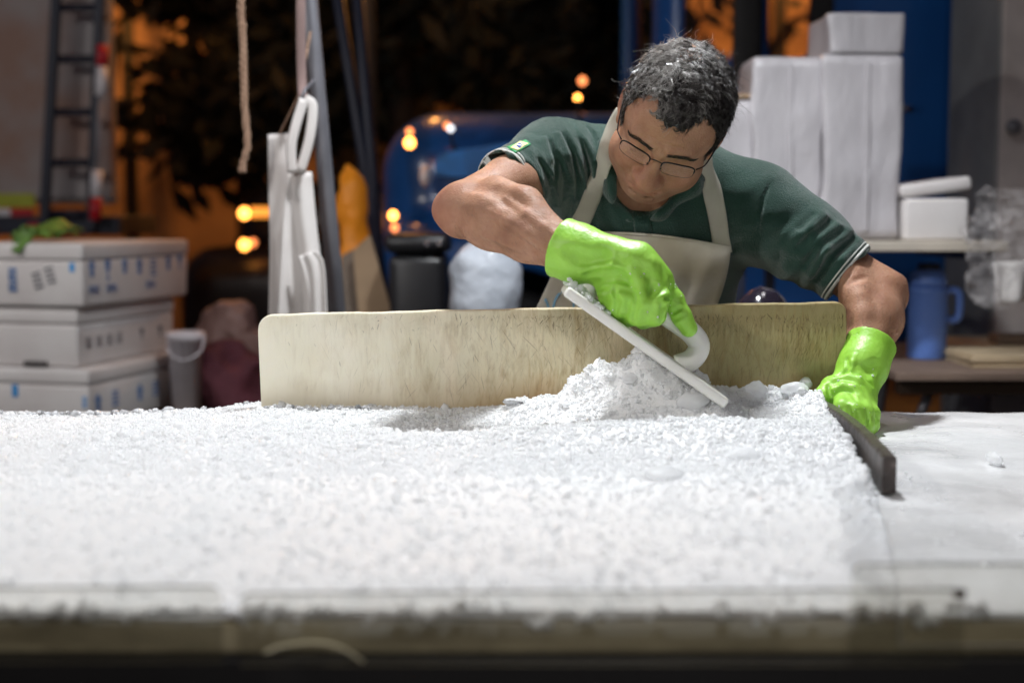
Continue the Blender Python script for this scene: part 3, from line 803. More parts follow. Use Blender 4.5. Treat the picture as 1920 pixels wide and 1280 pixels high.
for o_, Y_, m2 in (([(662, 470), (694, 440), (736, 590), (760, 900), (700, 900)], 4.38, M_CARD), ([(640, 480), (662, 468), (690, 600), (720, 900), (650, 900)], 4.44, mat('grey_brown_cardboard', (0.24, 0.19, 0.15), 0.85))):
    a_ = PX(*o_[0], Y_); P_ = np.array([PX(*p, Y_) for p in o_]) - a_
    obj('cardboard_flap', *prism(P_[:, [0, 2]], 0.012, np.stack([[1, 0, 0], [0, 0, 1], [0, 1, 0]], 1), a_), m2, cbx)

# black bin, white sack, black bag between the stall and the truck
M_BIN = mat('black_bin_plastic', (0.012, 0.012, 0.014), 0.35)
YN = 4.2; n0, n1 = PX(728, 434, YN), PX(838, 434, YN)
bn_ = thing('rubbish_bin', 'black plastic bin standing below the nose of the blue truck', 'bin', ((n0[0] + n1[0]) / 2, YN + 0.1, 0))
cxn = (n0[0] + n1[0]) / 2; wn_ = n1[0] - n0[0]
obj('bin_tub', *rbox((cxn, YN + 0.1, n0[2] / 2 - 0.03), (wn_, 0.24, n0[2] - 0.07), 0.03, 3, None, 0.85), M_BIN, bn_, True)
obj('lid', *rbox((cxn, YN + 0.1, n0[2] - 0.035), (wn_ + 0.02, 0.27, 0.06), 0.025, 3), M_BIN, bn_, True)
for x_ in (801, 823): obj('rim_highlight', *rbox(PX(x_, 458, YN - 0.045), (0.018, 0.016, 0.014), 0.004), M_CHROME, bn_)  # chrome chips put in for the highlights along the bin rim
M_CRATE = mat('dark_crate_plastic', (0.03, 0.03, 0.035), 0.5)
wsx = PX(908, 520, 3.6)
zcr = 0.84
cr2 = thing('plastic_crate', 'dark plastic crate carrying the plump white sack', 'crate', (wsx[0], 3.62, 0))
obj('crate_wall', *rbox((wsx[0], 3.62, zcr / 2), (0.34, 0.34, zcr), 0.012), M_CRATE, cr2)
for k in range(4): obj('rib', *rbox((wsx[0], 3.447, 0.15 + 0.19 * k), (0.32, 0.010, 0.03), 0.003), M_CRATE, cr2)
t = NT('white_sack_plastic'); t.set(Base_Color=t.ramp(t.noise(9, 4), [(0.3, (0.33, 0.36, 0.41)), (0.7, (0.46, 0.49, 0.54))]), Roughness=0.4); t.bump(t.noise(26, 3), 0.006); M_WSACK = t.m
def wsack(s_):
    s_.ell(PX(908, 540, 3.6) + (0, 0, -0.03), (0.088, 0.09, 0.13), None, 0); s_.ell(PX(900, 500, 3.6), (0.07, 0.07, 0.062), None, 0.04); s_.ell(PX(935, 520, 3.6), (0.055, 0.06, 0.08), None, 0.04)
    s_.disp(lambda P: 0.005 * fbm(P, 22, 3, 2), wsx, 5); s_.box((wsx[0], 3.6, zcr - 0.2), (0.5, 0.5, 0.2), 0.001, None, 0.005, 's')
blob('white_sack', 'plump white plastic sack behind the raised elbow of the man', 'sack', wsack, wsx - 0.27, wsx + 0.27, 0.009, M_WSACK)
kb = PX(1432, 560, 3.05)
def kbag(s_):
    s_.ell(kb + (0, 0.03, -0.03), (0.060, 0.075, 0.060), None, 0); s_.ell(kb + (0.02, 0, -0.20), (0.13, 0.13, 0.16), None, 0.06)
    s_.cone(kb + (0, 0.02, -0.2), np.array([kb[0], 3.07, 0.13]), 0.13, 0.17, 0.06)
    s_.disp(lambda P: 0.024 * np.abs(fbm(P, 11, 3, 12)), kb, 5)
blob('rubbish_bag', 'glossy black rubbish bag standing between the man and the blue truck', 'bag', kbag, (kb[0] - 0.3, 2.78, -0.02), (kb[0] + 0.3, 3.4, kb[2] + 0.16), 0.011, mat('black_bag_plastic', (0.018, 0.014, 0.022), 0.16, coat=0.5))

# ---- right-hand shelves
M_BOARD = mat('pale_shelf_board', (0.50, 0.45, 0.38), 0.6)
YS = 3.75
zt_ = PX(1750, 452, YS)[2]; xs0, xs1 = PX(1372, 460, YS)[0], PX(1893, 460, YS)[0]
su = thing('shelf_rack', 'pale shelf board on dark posts carrying the wrapped white stacks', 'shelf', ((xs0 + xs1) / 2, YS + 0.25, 0))
obj('shelf_board', *rbox(((xs0 + xs1) / 2, YS + 0.25, zt_ - 0.014), (xs1 - xs0, 0.5, 0.028), 0.004), M_BOARD, su)
for y_ in (YS + 0.06, YS + 0.45): obj('post', *rbox((xs0 + 0.03, y_, (zt_ - 0.03) / 2), (0.03, 0.03, zt_ - 0.032), 0.003), M_NAVY, su)
for x_ in (xs1 - 0.5, xs1 - 0.03): obj('bracket', *rbox((x_, YS + 0.40, zt_ - 0.042), (0.025, 0.66, 0.026), 0.003), M_NAVY, su)
obj('back_post', *rbox((xs1 - 0.5, YS + 0.72, (zt_ - 0.02) / 2), (0.03, 0.03, zt_ - 0.022), 0.003), M_NAVY, su)
t = NT('wrapped_white'); t.set(Base_Color=t.ramp(t.noise(3, 5, t.coords((3, 3, 0.6))), [(0.3, (0.42, 0.405, 0.425)), (0.7, (0.56, 0.54, 0.565))]), Roughness=0.35, Coat_Weight=0.15); t.bump(t.noise(22, 4, t.coords((2, 2, 0.9))), 0.0045); M_WRAP = t.m
def wrapped(px0, px1, py0, z0, Y, dep, label, seed, cat='package', mm=None):
    a_, b_ = PX(px0, py0, Y), PX(px1, py0, Y); h_ = a_[2] - z0; w_ = b_[0] - a_[0]
    bm = bmesh.new(); bmesh.ops.create_cube(bm, size=1.0)
    bmesh.ops.subdivide_edges(bm, edges=list(bm.edges), cuts=14, use_grid_fill=True)
    V_ = np.array([v.co[:] for v in bm.verts]); bm.verts.index_update(); F_ = [[v.index for v in f.verts] for f in bm.faces]; bm.free()
    q = np.abs(V_) * 2; r_ = 0.12
    k_ = np.linalg.norm(np.maximum(q - (1 - r_), 0), axis=1); sc_ = np.where(k_ > r_, 1 - (k_ - r_) * 0.35, 1)
    V_ = V_ * sc_[:, None] * (w_, dep, h_) + ((a_[0] + b_[0]) / 2, Y + dep / 2, z0 + h_ / 2)
    V_ += np.stack([vnoise(V_, 11, seed) * 0.010, vnoise(V_, 13, seed + 1) * 0.008, vnoise(V_, 9, seed + 2) * 0.004], 1)
    V_[:, 2] = np.maximum(V_[:, 2], z0 + 0.001)
    return V_, F_
def wrap_thing(label, *a):
    V_, F_ = wrapped(*a[:6], label, a[6]); lo = V_.min(0); hi = V_.max(0)
    th = thing('wrapped_stack', label, 'package', ((lo[0] + hi[0]) / 2, (lo[1] + hi[1]) / 2, lo[2]), 'white wrapped stacks on the shelf')
    obj('wrapping', V_, F_, M_WRAP, th, True)
    return th, lo, hi
W1, lo1, hi1 = wrap_thing('tallest wrapped white stack, carrying a smaller white packet on top', 1545, 1697, 100, zt_, YS + 0.06, 0.30, 3)
W2, lo2, hi2 = wrap_thing('wrapped white stack just left of the tallest one', 1413, 1541, 106, zt_, YS + 0.08, 0.28, 13)
W3, lo3, hi3 = wrap_thing('lowest wrapped white stack, half hidden by the head of the man', 1352, 1409, 186, zt_, YS + 0.10, 0.26, 23)
for W, lo, hi in ((W1, lo1, hi1), (W2, lo2, hi2)):
    obj('seam_tape', *rbox(((lo[0] * 0.45 + hi[0] * 0.55), lo[1] + 0.004, (lo[2] + hi[2]) / 2), (0.014, 0.006, (hi[2] - lo[2]) * 0.9), 0.002), M_WRAP, W)
V_, F_ = wrapped(1556, 1699, 24, hi1[2] - 0.004, YS + 0.06, 0.26, '', 33)
pk = thing('wrapped_packet', 'small white packet lying on top of the tallest wrapped stack', 'package', (V_[:, 0].mean(), V_[:, 1].mean(), hi1[2]))
obj('wrapping', V_, F_, M_WRAP, pk, True)
obj('seam_tape', *rbox((V_[:, 0].mean(), V_[:, 1].min() + 0.008, V_[:, 2].mean()), (0.16, 0.006, 0.02), 0.002), M_WRAP, pk)
tag(obj('thin_board', *rbox(PX(1398, 181, YS + 0.12) + (0, 0.1, 0), (0.17, 0.24, 0.012), 0.003), M_CARD), 'thin brown board lying across the lowest wrapped stack', 'board')
fb = PX(1697, 447, YS + 0.03); fe = PX(1818, 372, YS + 0.03)
fx = thing('foam_box', 'low white foam box with a tilted lid beside the tallest wrapped stack', 'box', ((fb[0] + fe[0]) / 2, YS + 0.18, zt_))
obj('tub', *rbox(((fb[0] + fe[0]) / 2, YS + 0.18, zt_ + (fe[2] - zt_) / 2), (fe[0] - fb[0], 0.30, fe[2] - zt_), 0.010, 3), M_FOAM, fx, True)
tl = 0.13; Rt = np.array([[math.cos(tl), 0, -math.sin(tl)], [0, 1, 0], [math.sin(tl), 0, math.cos(tl)]])
obj('lid', *rbox(((fb[0] + fe[0]) / 2, YS + 0.20, fe[2] + 0.030), (fe[0] - fb[0] + 0.02, 0.32, 0.035), 0.010, 3, Rt), M_FOAM, fx, True)

# lower plank table with the thermos, plywood sheets and a wood block
t = NT('worn_plank'); t.set(Base_Color=t.ramp(t.noise(3, 6, t.coords((2, 14, 14))), [(0.3, (0.10, 0.065, 0.05)), (0.7, (0.24, 0.17, 0.13))]), Roughness=0.7); M_PLANK = t.m
t = NT('plywood'); t.set(Base_Color=t.ramp(t.noise(3, 6, t.coords((1.5, 10, 30))), [(0.3, (0.44, 0.33, 0.20)), (0.7, (0.62, 0.50, 0.34))]), Roughness=0.65); M_PLY = t.m
zp = 0.875; xp0 = PX(1664, 690, 3.7)[0]
pt = thing('plank_table', 'worn brown plank table behind the left arm of the man', 'table', (xp0 + 0.6, 4.05, 0))
for k in range(4):
    obj('plank', *rbox((xp0 + 0.6, 3.72 + 0.225 * k, zp - 0.011), (1.2, 0.219, 0.022), 0.003), M_PLANK, pt)
for y_ in (3.7, 4.4):
    obj('rail', *rbox((xp0 + 0.6, y_, zp - 0.045), (1.15, 0.04, 0.04), 0.004), M_WOODD, pt)
    for s_ in (0, 1):
        xa = xp0 + 0.08 + s_ * 1.0
        obj('leg', *tube([(xa - 0.10 * (1 - 2 * s_) * -1, y_, zp - 0.05), (xa, y_, 0.0)], 0.018, 8), M_STEEL, pt, True)
obj('brace', *tube([PX(1742, 735, 3.75), PX(1718, 800, 3.75)], 0.014, 8), M_STEEL, pt, True)
c_ = PX(1845, 690, 3.95)
for k in range(4):
    wob_ = 0.006 * math.sin(k * 2.1)
    tag(obj('plywood_sheet', *rbox((PX(1808, 700, 3.72)[0] + 0.33 + wob_, 4.02 + wob_ * 0.6, zp + 0.005 + 0.0085 * k), (0.62, 0.62, 0.0075), 0.0015), M_PLY), ['lowest plywood sheet, lying on the plank table', 'second plywood sheet from the bottom of its pile', 'third plywood sheet from the bottom of its pile', 'top plywood sheet of the pile, under the dark wood block'][k], 'plywood', 'plywood sheets piled on the plank table')
zz_ = zp + 0.005 + 0.0085 * 3 + 0.004
bx0 = PX(1872, 670, 4.0)
tag(obj('wood_block', *rbox((bx0[0] + 0.12, 4.05, zz_ + 0.014), (0.24, 0.09, 0.028), 0.004), mat('brown_block', (0.14, 0.095, 0.065), 0.7)), 'dark wood block lying on the plywood pile', 'block')
M_THERM = mat('blue_thermos_plastic', (0.15, 0.29, 0.78), 0.42, 0.06)
tc_ = PX(1737, 674, 3.98); tc_[2] = zp
hT = PX(1737, 503, 3.98)[2] - zp
tm = thing('thermos', 'blue plastic thermos flask with a loop handle standing on the plank table', 'thermos', tc_)
obj('flask', *lathe(tc_, [(0.050, 0), (0.0535, 0.004), (0.0535, hT * 0.50), (0.0525, hT * 0.72), (0.054, hT * 0.73), (0.0535, hT * 0.80)], 36), M_THERM, tm, True)
obj('cup_lid', *lathe(tc_, [(0.0515, hT * 0.802), (0.0515, hT * 0.86), (0.046, hT * 0.94), (0.034, hT * 0.985), (0.012, hT)], 36), M_THERM, tm, True)
obj('stopper', *lathe(tc_ + (0, 0, hT + 0.001), [(0.030, -0.008), (0.032, 0.004), (0.028, 0.012), (0.01, 0.014)], 20), M_NAVY, tm, True)
hx = tc_[0] + 0.0525
obj('handle', *tube(smooth_path([(hx - 0.004, tc_[1], zp + hT * 0.75), (hx + 0.022, tc_[1], zp + hT * 0.76), (hx + 0.036, tc_[1], zp + hT * 0.70), (hx + 0.036, tc_[1], zp + hT * 0.50), (hx + 0.026, tc_[1], zp + hT * 0.43), (hx - 0.004, tc_[1], zp + hT * 0.43)], 26), 0.0085, 10, True, 1.3), M_THERM, tm, True)

# tall cabinet at the right edge
M_CAB = mat('pale_cabinet_paint', (0.52, 0.47, 0.45), 0.5); M_CABS = mat('shaded_cabinet_side', (0.22, 0.23, 0.23), 0.6)  # side gets a darker copy: its shade is put into the colour
xf = PX(1868, 300, 4.45)[0]
cbn = thing('tall_cabinet', 'pale tall cabinet with a round knob at the right edge', 'cabinet', (xf + 0.35, 4.7, 0))
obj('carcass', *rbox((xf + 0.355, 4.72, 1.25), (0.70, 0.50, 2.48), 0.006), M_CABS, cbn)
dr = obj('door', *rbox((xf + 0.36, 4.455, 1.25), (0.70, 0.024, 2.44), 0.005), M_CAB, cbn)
obj('knob', *lathe(PX(1896, 239, 4.44), [(0.010, 0.0), (0.012, 0.012), (0.024, 0.02), (0.024, 0.03), (0.012, 0.036)], 18, np.array([[1, 0, 0], [0, 0, -1], [0, 1, 0]])), M_STEEL, dr, True)

# clear crumpled plastic bag hanging from the shelf end
t = NT('clear_crumpled_plastic'); t.set(Base_Color=(0.80, 0.76, 0.76), Roughness=0.10, Specular_IOR_Level=0.9, Alpha=t.ramp(t.noise(30, 5), [(0.38, (0.04,) * 3), (0.66, (0.24,) * 3)])); t.bump(t.noise(60, 4), 0.01); M_CLEAR = t.m
bg = PX(1872, 440, 3.66)
def cbag(s_):
    s_.ell(bg + (0, 0, 0.02), (0.085, 0.06, 0.10), None, 0); s_.ell(PX(1865, 520, 3.66), (0.06, 0.05, 0.08), None, 0.05); s_.ell(PX(1915, 450, 3.66), (0.07, 0.06, 0.09), None, 0.05)
    s_.disp(lambda P: 0.048 * np.abs(fbm(P, 11, 3, 77)) - 0.017, bg, 5)
pb = blob('clear_plastic_bag', 'clear crumpled plastic bag hanging at the right end of the shelf', 'bag', cbag, bg - 0.26, bg + 0.26, 0.007, M_CLEAR, None, 0)
cl_ = hang([(1862, 492), (1866, 530), (1872, 572)], [(1935, 488), (1938, 530), (1940, 560)], 3.72, 0.012, 4, 16, 10)
tag(obj('white_rag', *sheet(cl_, 0.004), M_HANG, None, True), 'white rag hanging below the clear plastic bag at the right', 'rag')
# ------------------------------------------------------------------ the ice table
ZT, Y0T, Y1T = 0.937, 1.192, 2.452      # table top height, near and far edge
XT0, XT1 = -1.45, 1.15
t = NT('wet_white_plastic')
t.set(Base_Color=t.ramp(t.noise(4, 6), [(0.3, (0.60, 0.60, 0.595)), (0.7, (0.76, 0.765, 0.77))]), Roughness=t.ramp(t.noise(7, 5), [(0.35, (0.20,) * 3), (0.65, (0.5,) * 3)]), Coat_Weight=0.15)
t.bump(t.noise(26, 5), 0.004); M_TOP = t.m
t = NT('olive_wet_edge')
t.set(Base_Color=t.ramp(t.noise(9, 6, t.coords((1, 1, 3))), [(0.3, (0.24, 0.20, 0.12)), (0.7, (0.50, 0.43, 0.28))]), Roughness=0.45); M_EDGE = t.m
M_TBLACK = mat('black_table_steel', (0.010, 0.009, 0.009), 0.5)
tb = thing('display_table', 'long market table with a wet white top, an olive edge and black steel below', 'table', ((XT0 + XT1) / 2, (Y0T + Y1T) / 2, 0))
n1_, n2_ = 150, 80
gx, gy = np.meshgrid(np.linspace(XT0, XT1, n1_), np.linspace(Y0T + 0.004, Y1T, n2_), indexing='ij')
Pn = np.stack([gx, gy, 0 * gx], -1).reshape(-1, 3)
gz = ZT + (0.0028 * fbm(Pn, 7, 3, 3)).reshape(gx.shape)
V, F = sheet(np.stack([gx, gy, gz - 0.001], -1), 0.003)
obj('plastic_sheet', V, F, M_TOP, tb, True)
obj('tabletop', *rbox(((XT0 + XT1) / 2, (Y0T + Y1T) / 2 + 0.004, ZT - 0.0215), (XT1 - XT0, Y1T - Y0T - 0.012, 0.029), 0.003), M_EDGE, tb)
obj('front_rail', *rbox(((XT0 + XT1) / 2, Y0T + 0.02, ZT - 0.072), (XT1 - XT0, 0.04, 0.070), 0.003), M_TBLACK, tb)
obj('back_rail', *rbox(((XT0 + XT1) / 2, Y1T - 0.03, ZT - 0.080), (XT1 - XT0, 0.04, 0.062), 0.003), M_TBLACK, tb)
for x_ in (XT0 + 0.06, -0.17, XT1 - 0.06):
    for y_ in (Y0T + 0.05, Y1T - 0.06): obj('leg', *rbox((x_, y_, 0.43), (0.05, 0.05, 0.86), 0.004), M_TBLACK, tb)
obj('skirt_panel', *rbox(((XT0 + XT1) / 2, Y0T + 0.075, 0.52), (XT1 - XT0 - 0.2, 0.02, 0.66), 0.003), M_TBLACK, tb)

# ---- ice
def sstep(e0, e1, x): 
    q = np.clip((x - e0) / (e1 - e0), 0, 1); return q * q * (3 - 2 * q)
def bar_x(y):   # the ice ends at the dark edging bar on the right
    return np.where(y > 1.70, 0.449 + (y - 1.70) * 0.098, 0.449 - (1.70 - y) * 0.16 - (1.70 - y) ** 2 * 0.10)
def g2(x, y, cx, cy, sx, sy): return np.exp(-((x - cx) / sx) ** 2 - ((y - cy) / sy) ** 2)
def ice_h(x, y):
    P_ = np.stack([x, y, 0 * x], -1).reshape(-1, 3)
    sh = x.shape
    h = 0.9645 + 0.0040 * fbm(P_, 5, 2, 1).reshape(sh) + (0.0020 * vnoise(P_, 24, 2).reshape(sh) + 0.0012 * vnoise(P_, 70, 3).reshape(sh)) * (0.35 + 0.65 * sstep(1.5, 2.0, y))
    h += 0.010 * g2(x, y, 0.10, 1.98, 0.16, 0.07) + 0.012 * g2(x, y, 0.35, 1.93, 0.12, 0.10)
    h -= 0.020 * g2(x, y, -0.13, 2.17, 0.15, 0.085)
    h += 0.019 * g2(x, y, 0.27, 1.985, 0.26, 0.075) + 0.012 * g2(x, y, 0.46, 2.10, 0.06, 0.10)
    m = 0.088 * g2(x, y, 0.232, 2.225, 0.078, 0.068) + 0.052 * g2(x, y, 0.13, 2.235, 0.075, 0.055) + 0.022 * g2(x, y, 0.03, 2.24, 0.06, 0.05)
    m += 0.034 * g2(x, y, 0.40, 2.26, 0.085, 0.05) + 0.026 * g2(x, y, 0.475, 2.20, 0.05, 0.06) + 0.020 * g2(x, y, 0.31, 2.15, 0.07, 0.05)
    h += m * (1 + 0.22 * vnoise(P_, 30, 7).reshape(sh) + 0.12 * vnoise(P_, 75, 8).reshape(sh))
    h -= 0.014 * g2(x, y, 0.24, 2.09, 0.12, 0.035)
    e = np.minimum(sstep(0.0, 1.0, (bar_x(y) - 0.004 - x) / (0.010 + 0.055 * sstep(1.74, 1.60, y))), sstep(0.0, 0.075, y - 1.184))
    e = np.minimum(e, sstep(0.0, 0.045, 2.405 + 0.006 * vnoise(P_, 18, 11).reshape(sh) - y))
    h -= 0.024 * sstep(-0.35, -0.74, x) * sstep(1.95, 2.34, y)
    h = ZT + 0.003 + (h - ZT - 0.003) * e
    return h, e
NX, NY = 620, 400
gx, gy = np.meshgrid(np.linspace(XT0 + 0.02, 0.53, NX), np.linspace(1.196, 2.425, NY), indexing='ij')
hh, ee = ice_h(gx, gy)
t = NT('crushed_ice')
c = t.ramp(t.noise(34, 4), [(0.3, (0.86, 0.868, 0.875)), (0.7, (0.92, 0.924, 0.928))])
t.set(Base_Color=c, Roughness=0.30, Specular_IOR_Level=0.5, Subsurface_Weight=0.35, Subsurface_Radius=(0.016, 0.017, 0.018), Subsurface_Scale=1.0)
t.bump(t.noise(260, 4), 0.003); M_ICE = t.m
t = NT('ice_grains')
c = t.ramp(t.noise(60, 2), [(0.3, (0.92, 0.925, 0.93)), (0.7, (0.975, 0.978, 0.98))])
t.set(Base_Color=c, Roughness=0.09, Specular_IOR_Level=0.6)
tr_ = t.new('ShaderNodeBsdfTranslucent'); tr_.inputs['Color'].default_value = (0.965, 0.975, 0.985, 1)
mx_ = t.new('ShaderNodeMixShader'); mx_.inputs[0].default_value = 0.55
t.link(t.bsdf.outputs[0], mx_.inputs[1]); t.link(tr_.outputs[0], mx_.inputs[2]); t.link(mx_.outputs[0], t.out.inputs[0]); M_GRAIN = t.m
t = NT('wet_ice_glint')
t.set(Base_Color=(0.98, 0.985, 0.99), Roughness=0.04, Specular_IOR_Level=0.6)
tr_ = t.new('ShaderNodeBsdfTranslucent'); tr_.inputs['Color'].default_value = (0.97, 0.98, 0.99, 1)
mx_ = t.new('ShaderNodeMixShader'); mx_.inputs[0].default_value = 0.35
t.link(t.bsdf.outputs[0], mx_.inputs[1]); t.link(tr_.outputs[0], mx_.inputs[2]); t.link(mx_.outputs[0], t.out.inputs[0]); M_GLINT = t.m
t = NT('clear_ice')
t.set(Base_Color=(0.95, 0.97, 1.0), Roughness=t.ramp(t.noise(90, 3), [(0.35, (0.04,) * 3), (0.7, (0.30,) * 3)]), IOR=1.31, Transmission_Weight=t.ramp(t.noise(45, 3), [(0.35, (0.35,) * 3), (0.65, (0.85,) * 3)]))
t.bump(t.noise(150, 3), 0.002); M_CLEARICE = t.m
ice = thing('crushed_ice', 'bed of white crushed ice heaped against the standing cutting board', 'ice', (-0.4, 1.8, ZT))
ice['kind'] = 'stuff'
sel = np.stack([gx, gy, hh - 0.0010 * sstep(1.4, 2.0, gy) - 0.0003 - 0.03 * (ee < 0.03)], -1).reshape(-1, 3)
obj('ice_bed', sel, gridfaces(NX, NY), M_ICE, ice, True, kind='stuff')
# faceted grains
rg3 = np.random.default_rng(11)
def ico():
    p = (1 + 5 ** 0.5) / 2
    v = np.array([(-1, p, 0), (1, p, 0), (-1, -p, 0), (1, -p, 0), (0, -1, p), (0, 1, p), (0, -1, -p), (0, 1, -p), (p, 0, -1), (p, 0, 1), (-p, 0, -1), (-p, 0, 1)], float)
    f = np.array([(0, 11, 5), (0, 5, 1), (0, 1, 7), (0, 7, 10), (0, 10, 11), (1, 5, 9), (5, 11, 4), (11, 10, 2), (10, 7, 6), (7, 1, 8), (3, 9, 4), (3, 4, 2), (3, 2, 6), (3, 6, 8), (3, 8, 9), (4, 9, 5), (2, 4, 11), (6, 2, 10), (8, 6, 7), (9, 8, 1)])
    return v / np.linalg.norm(v[0]), f
IV, IF = ico()
def grains(c, r, stretch=0.45, jag=0.22):
    n = len(c)
    A = rg3.normal(size=(n, 3, 3)); Q, _ = np.linalg.qr(A)
    s = 1 + stretch * (rg3.random((n, 3)) * 2 - 1)
    v = IV[None] * (1 + jag * (rg3.random((n, 12, 1)) * 2 - 1)) * s[:, None, :] * r[:, None, None]
    v = np.einsum('nij,nkj->nki', Q, v) + c[:, None, :]
    f = IF[None] + (np.arange(n) * 12)[:, None, None]
    return v.reshape(-1, 3), f.reshape(-1, 3)
def scatter(n, x0, x1, y0, y1, rlo, rhi, sink, bias=1.0, sd=0.0):
    x = x0 + (x1 - x0) * rg3.random(n); y = y0 + (y1 - y0) * rg3.random(n) ** bias
    h, e = ice_h(x, y)
    k = (e > 0.06) | (rg3.random(n) < 0.02)
    x, y, h, e = x[k], y[k], h[k], e[k]
    r = (rlo + (rhi - rlo) * rg3.random(len(x)) ** 2.2) * (0.74 + 0.26 * sstep(1.45, 2.0, y))
    return np.stack([x, y, h + r * sd + r * sink * (rg3.random(len(x)) * 1.4 - 0.7)], 1), r
c1_, r1_ = scatter(52000, -1.30, 0.55, 1.20, 2.42, 0.0010, 0.0038, 0.40, sd=-0.10)
c2_, r2_ = scatter(38000, -0.92, 0.55, 1.70, 2.42, 0.0008, 0.0028, 0.40, sd=0.0)
V, F = grains(np.concatenate([c1_, c2_]), np.concatenate([r1_, r2_]))
obj('ice_grains', V, F, M_GRAIN, ice, False, kind='stuff')
c3_, r3_ = scatter(800, -1.20, 0.55, 1.22, 2.41, 0.0040, 0.0095, 0.25, sd=-0.25)
V, F = grains(c3_, r3_, 0.5, 0.25)
obj('ice_lumps', V, F, M_GRAIN, ice, False, kind='stuff')
c4_, r4_ = scatter(3800, -1.10, 0.54, 1.24, 2.41, 0.0016, 0.0068, 0.35, sd=0.0)
V, F = grains(c4_, r4_, 0.6, 0.28)
obj('glassy_shards', V, F, M_GLINT, ice, False, kind='stuff')
# front face of the bed behind the plastic panels: melting lumps hanging over the table edge
n = 220
x = -1.3 + 1.72 * rg3.random(n)
z = ZT - 0.002 + 0.012 * rg3.random(n) ** 0.8 - 0.014 * np.clip(vnoise(np.stack([x, 0 * x, 0 * x], 1), 34, 5), 0, 1) * rg3.random(n)
V, F = grains(np.stack([x, 1.1945 + 0.006 * rg3.random(n), z], 1), 0.003 + 0.005 * rg3.random(n) ** 2, 0.4, 0.2)
obj('melting_lumps', V, F, M_ICE, ice, True, kind='stuff')

def chunk(c, r, seed, flat=0.6, sm=2):
    bm = bmesh.new(); bmesh.ops.create_icosphere(bm, subdivisions=sm, radius=1.0)
    V_ = np.array([v.co[:] for v in bm.verts]); bm.verts.index_update(); F_ = [[v.index for v in f.verts] for f in bm.faces]; bm.free()
    q = np.random.default_rng(seed); Q, _ = np.linalg.qr(q.normal(size=(3, 3)))
    V_ = V_ * (1 + 0.24 * vnoise(V_, 1.7, seed) + 0.08 * vnoise(V_, 4.5, seed + 3))[:, None]
    V_ = V_ * np.array([1 + 0.4 * q.random(), 0.8, flat])
    a_ = q.random() * 6.28; R_ = np.array([[math.cos(a_), -math.sin(a_), 0], [math.sin(a_), math.cos(a_), 0], [0, 0, 1]])
    tl_ = (q.random() - 0.5) * 0.9; R2_ = np.array([[1, 0, 0], [0, math.cos(tl_), -math.sin(tl_)], [0, math.sin(tl_), math.cos(tl_)]])
    return V_ * r @ (R_ @ R2_).T + c, F_
# clear nuggets along the far rim on the left
def surf_at(px, py0, lo=1.25, hi=2.40):
    d = ray(px, py0); o = np.array([0, 0, CAM_Z]); ts = np.linspace(lo, hi, 500) / d[1]
    p = o + d * ts[:, None]; h, e = ice_h(p[:, 0], p[:, 1])
    k = np.argmax(p[:, 2] < h) if (p[:, 2] < h).any() else -1
    return p[k]
rimx = np.concatenate([np.arange(-20, 490, 9.5), np.arange(492, 700, 16)])
for k, px_ in enumerate(rimx):
    q = np.random.default_rng(100 + k)
    y_ = 2.372 + 0.018 * q.random() if px_ < 488 else 2.292 - 0.012 * q.random()
    x_ = (px_ + 6 * q.random() - 960) / FPX * (y_ * 1.005); r = 0.0042 + 0.0055 * q.random() ** 1.6
    h, e = ice_h(np.array([x_]), np.array([y_]))
    V, F = chunk(np.array([x_, y_, h[0] + r * 0.35]), r, 200 + k, 0.65)
    obj('ice_chunk', V, F, M_CLEARICE, None, True, 'clear ice nugget on the rim of the ice bed', 'ice chunk', 'clear nuggets along the far rim of the ice')
# bigger pieces that stand out
for px_, py_, r, fl, lb in ((1392, 858, 0.018, 0.5, 'bright wet ice chunk right of the flat slab'), (1245, 892, 0.030, 0.28, 'broad flat slab of ice lying on the bed before the scraper'),
                            (962, 756, 0.017, 0.35, 'flat translucent ice flake against the foot of the board left of the heap'), (1180, 712, 0.014, 0.6, 'rounded glassy lump on the heap under the scraper'),
                            (1300, 758, 0.020, 0.7, 'rounded frosty lump beside the tip of the scraper'), (1490, 732, 0.017, 0.6, 'dirty ice lump in the corner of the board near the glove'),
                            (1420, 735, 0.022, 0.6, 'frosty lump against the board right of the scraper tip'), (1512, 722, 0.014, 0.7, 'small pale lump just left of the glove thumb'),
                            (232, 776, 0.011, 0.5, 'largest clear nugget standing on the far rim at the left'), (1455, 905, 0.014, 0.5, 'clear chunk lying on the bed behind the end of the edging bar')):
    p = surf_at(px_, py_, 1.3, 2.41 if px_ < 400 else 2.296)
    V, F = chunk(p + np.array([0, 0.004, r * fl * 0.25]), r, int(px_), fl, 3)
    obj('ice_chunk', V, F, M_CLEARICE if px_ in (232, 962) else M_GRAIN, None, px_ not in (1392,), lb, 'ice chunk')
p = np.array([(1876 - 960) / FPX * 1.93, 1.93, ZT + 0.008]); V, F = chunk(p, 0.013, 77, 0.7)
obj('ice_chunk', V, F, M_GRAIN, None, False, 'lone ice chunk on the bare wet table at the right', 'ice chunk')

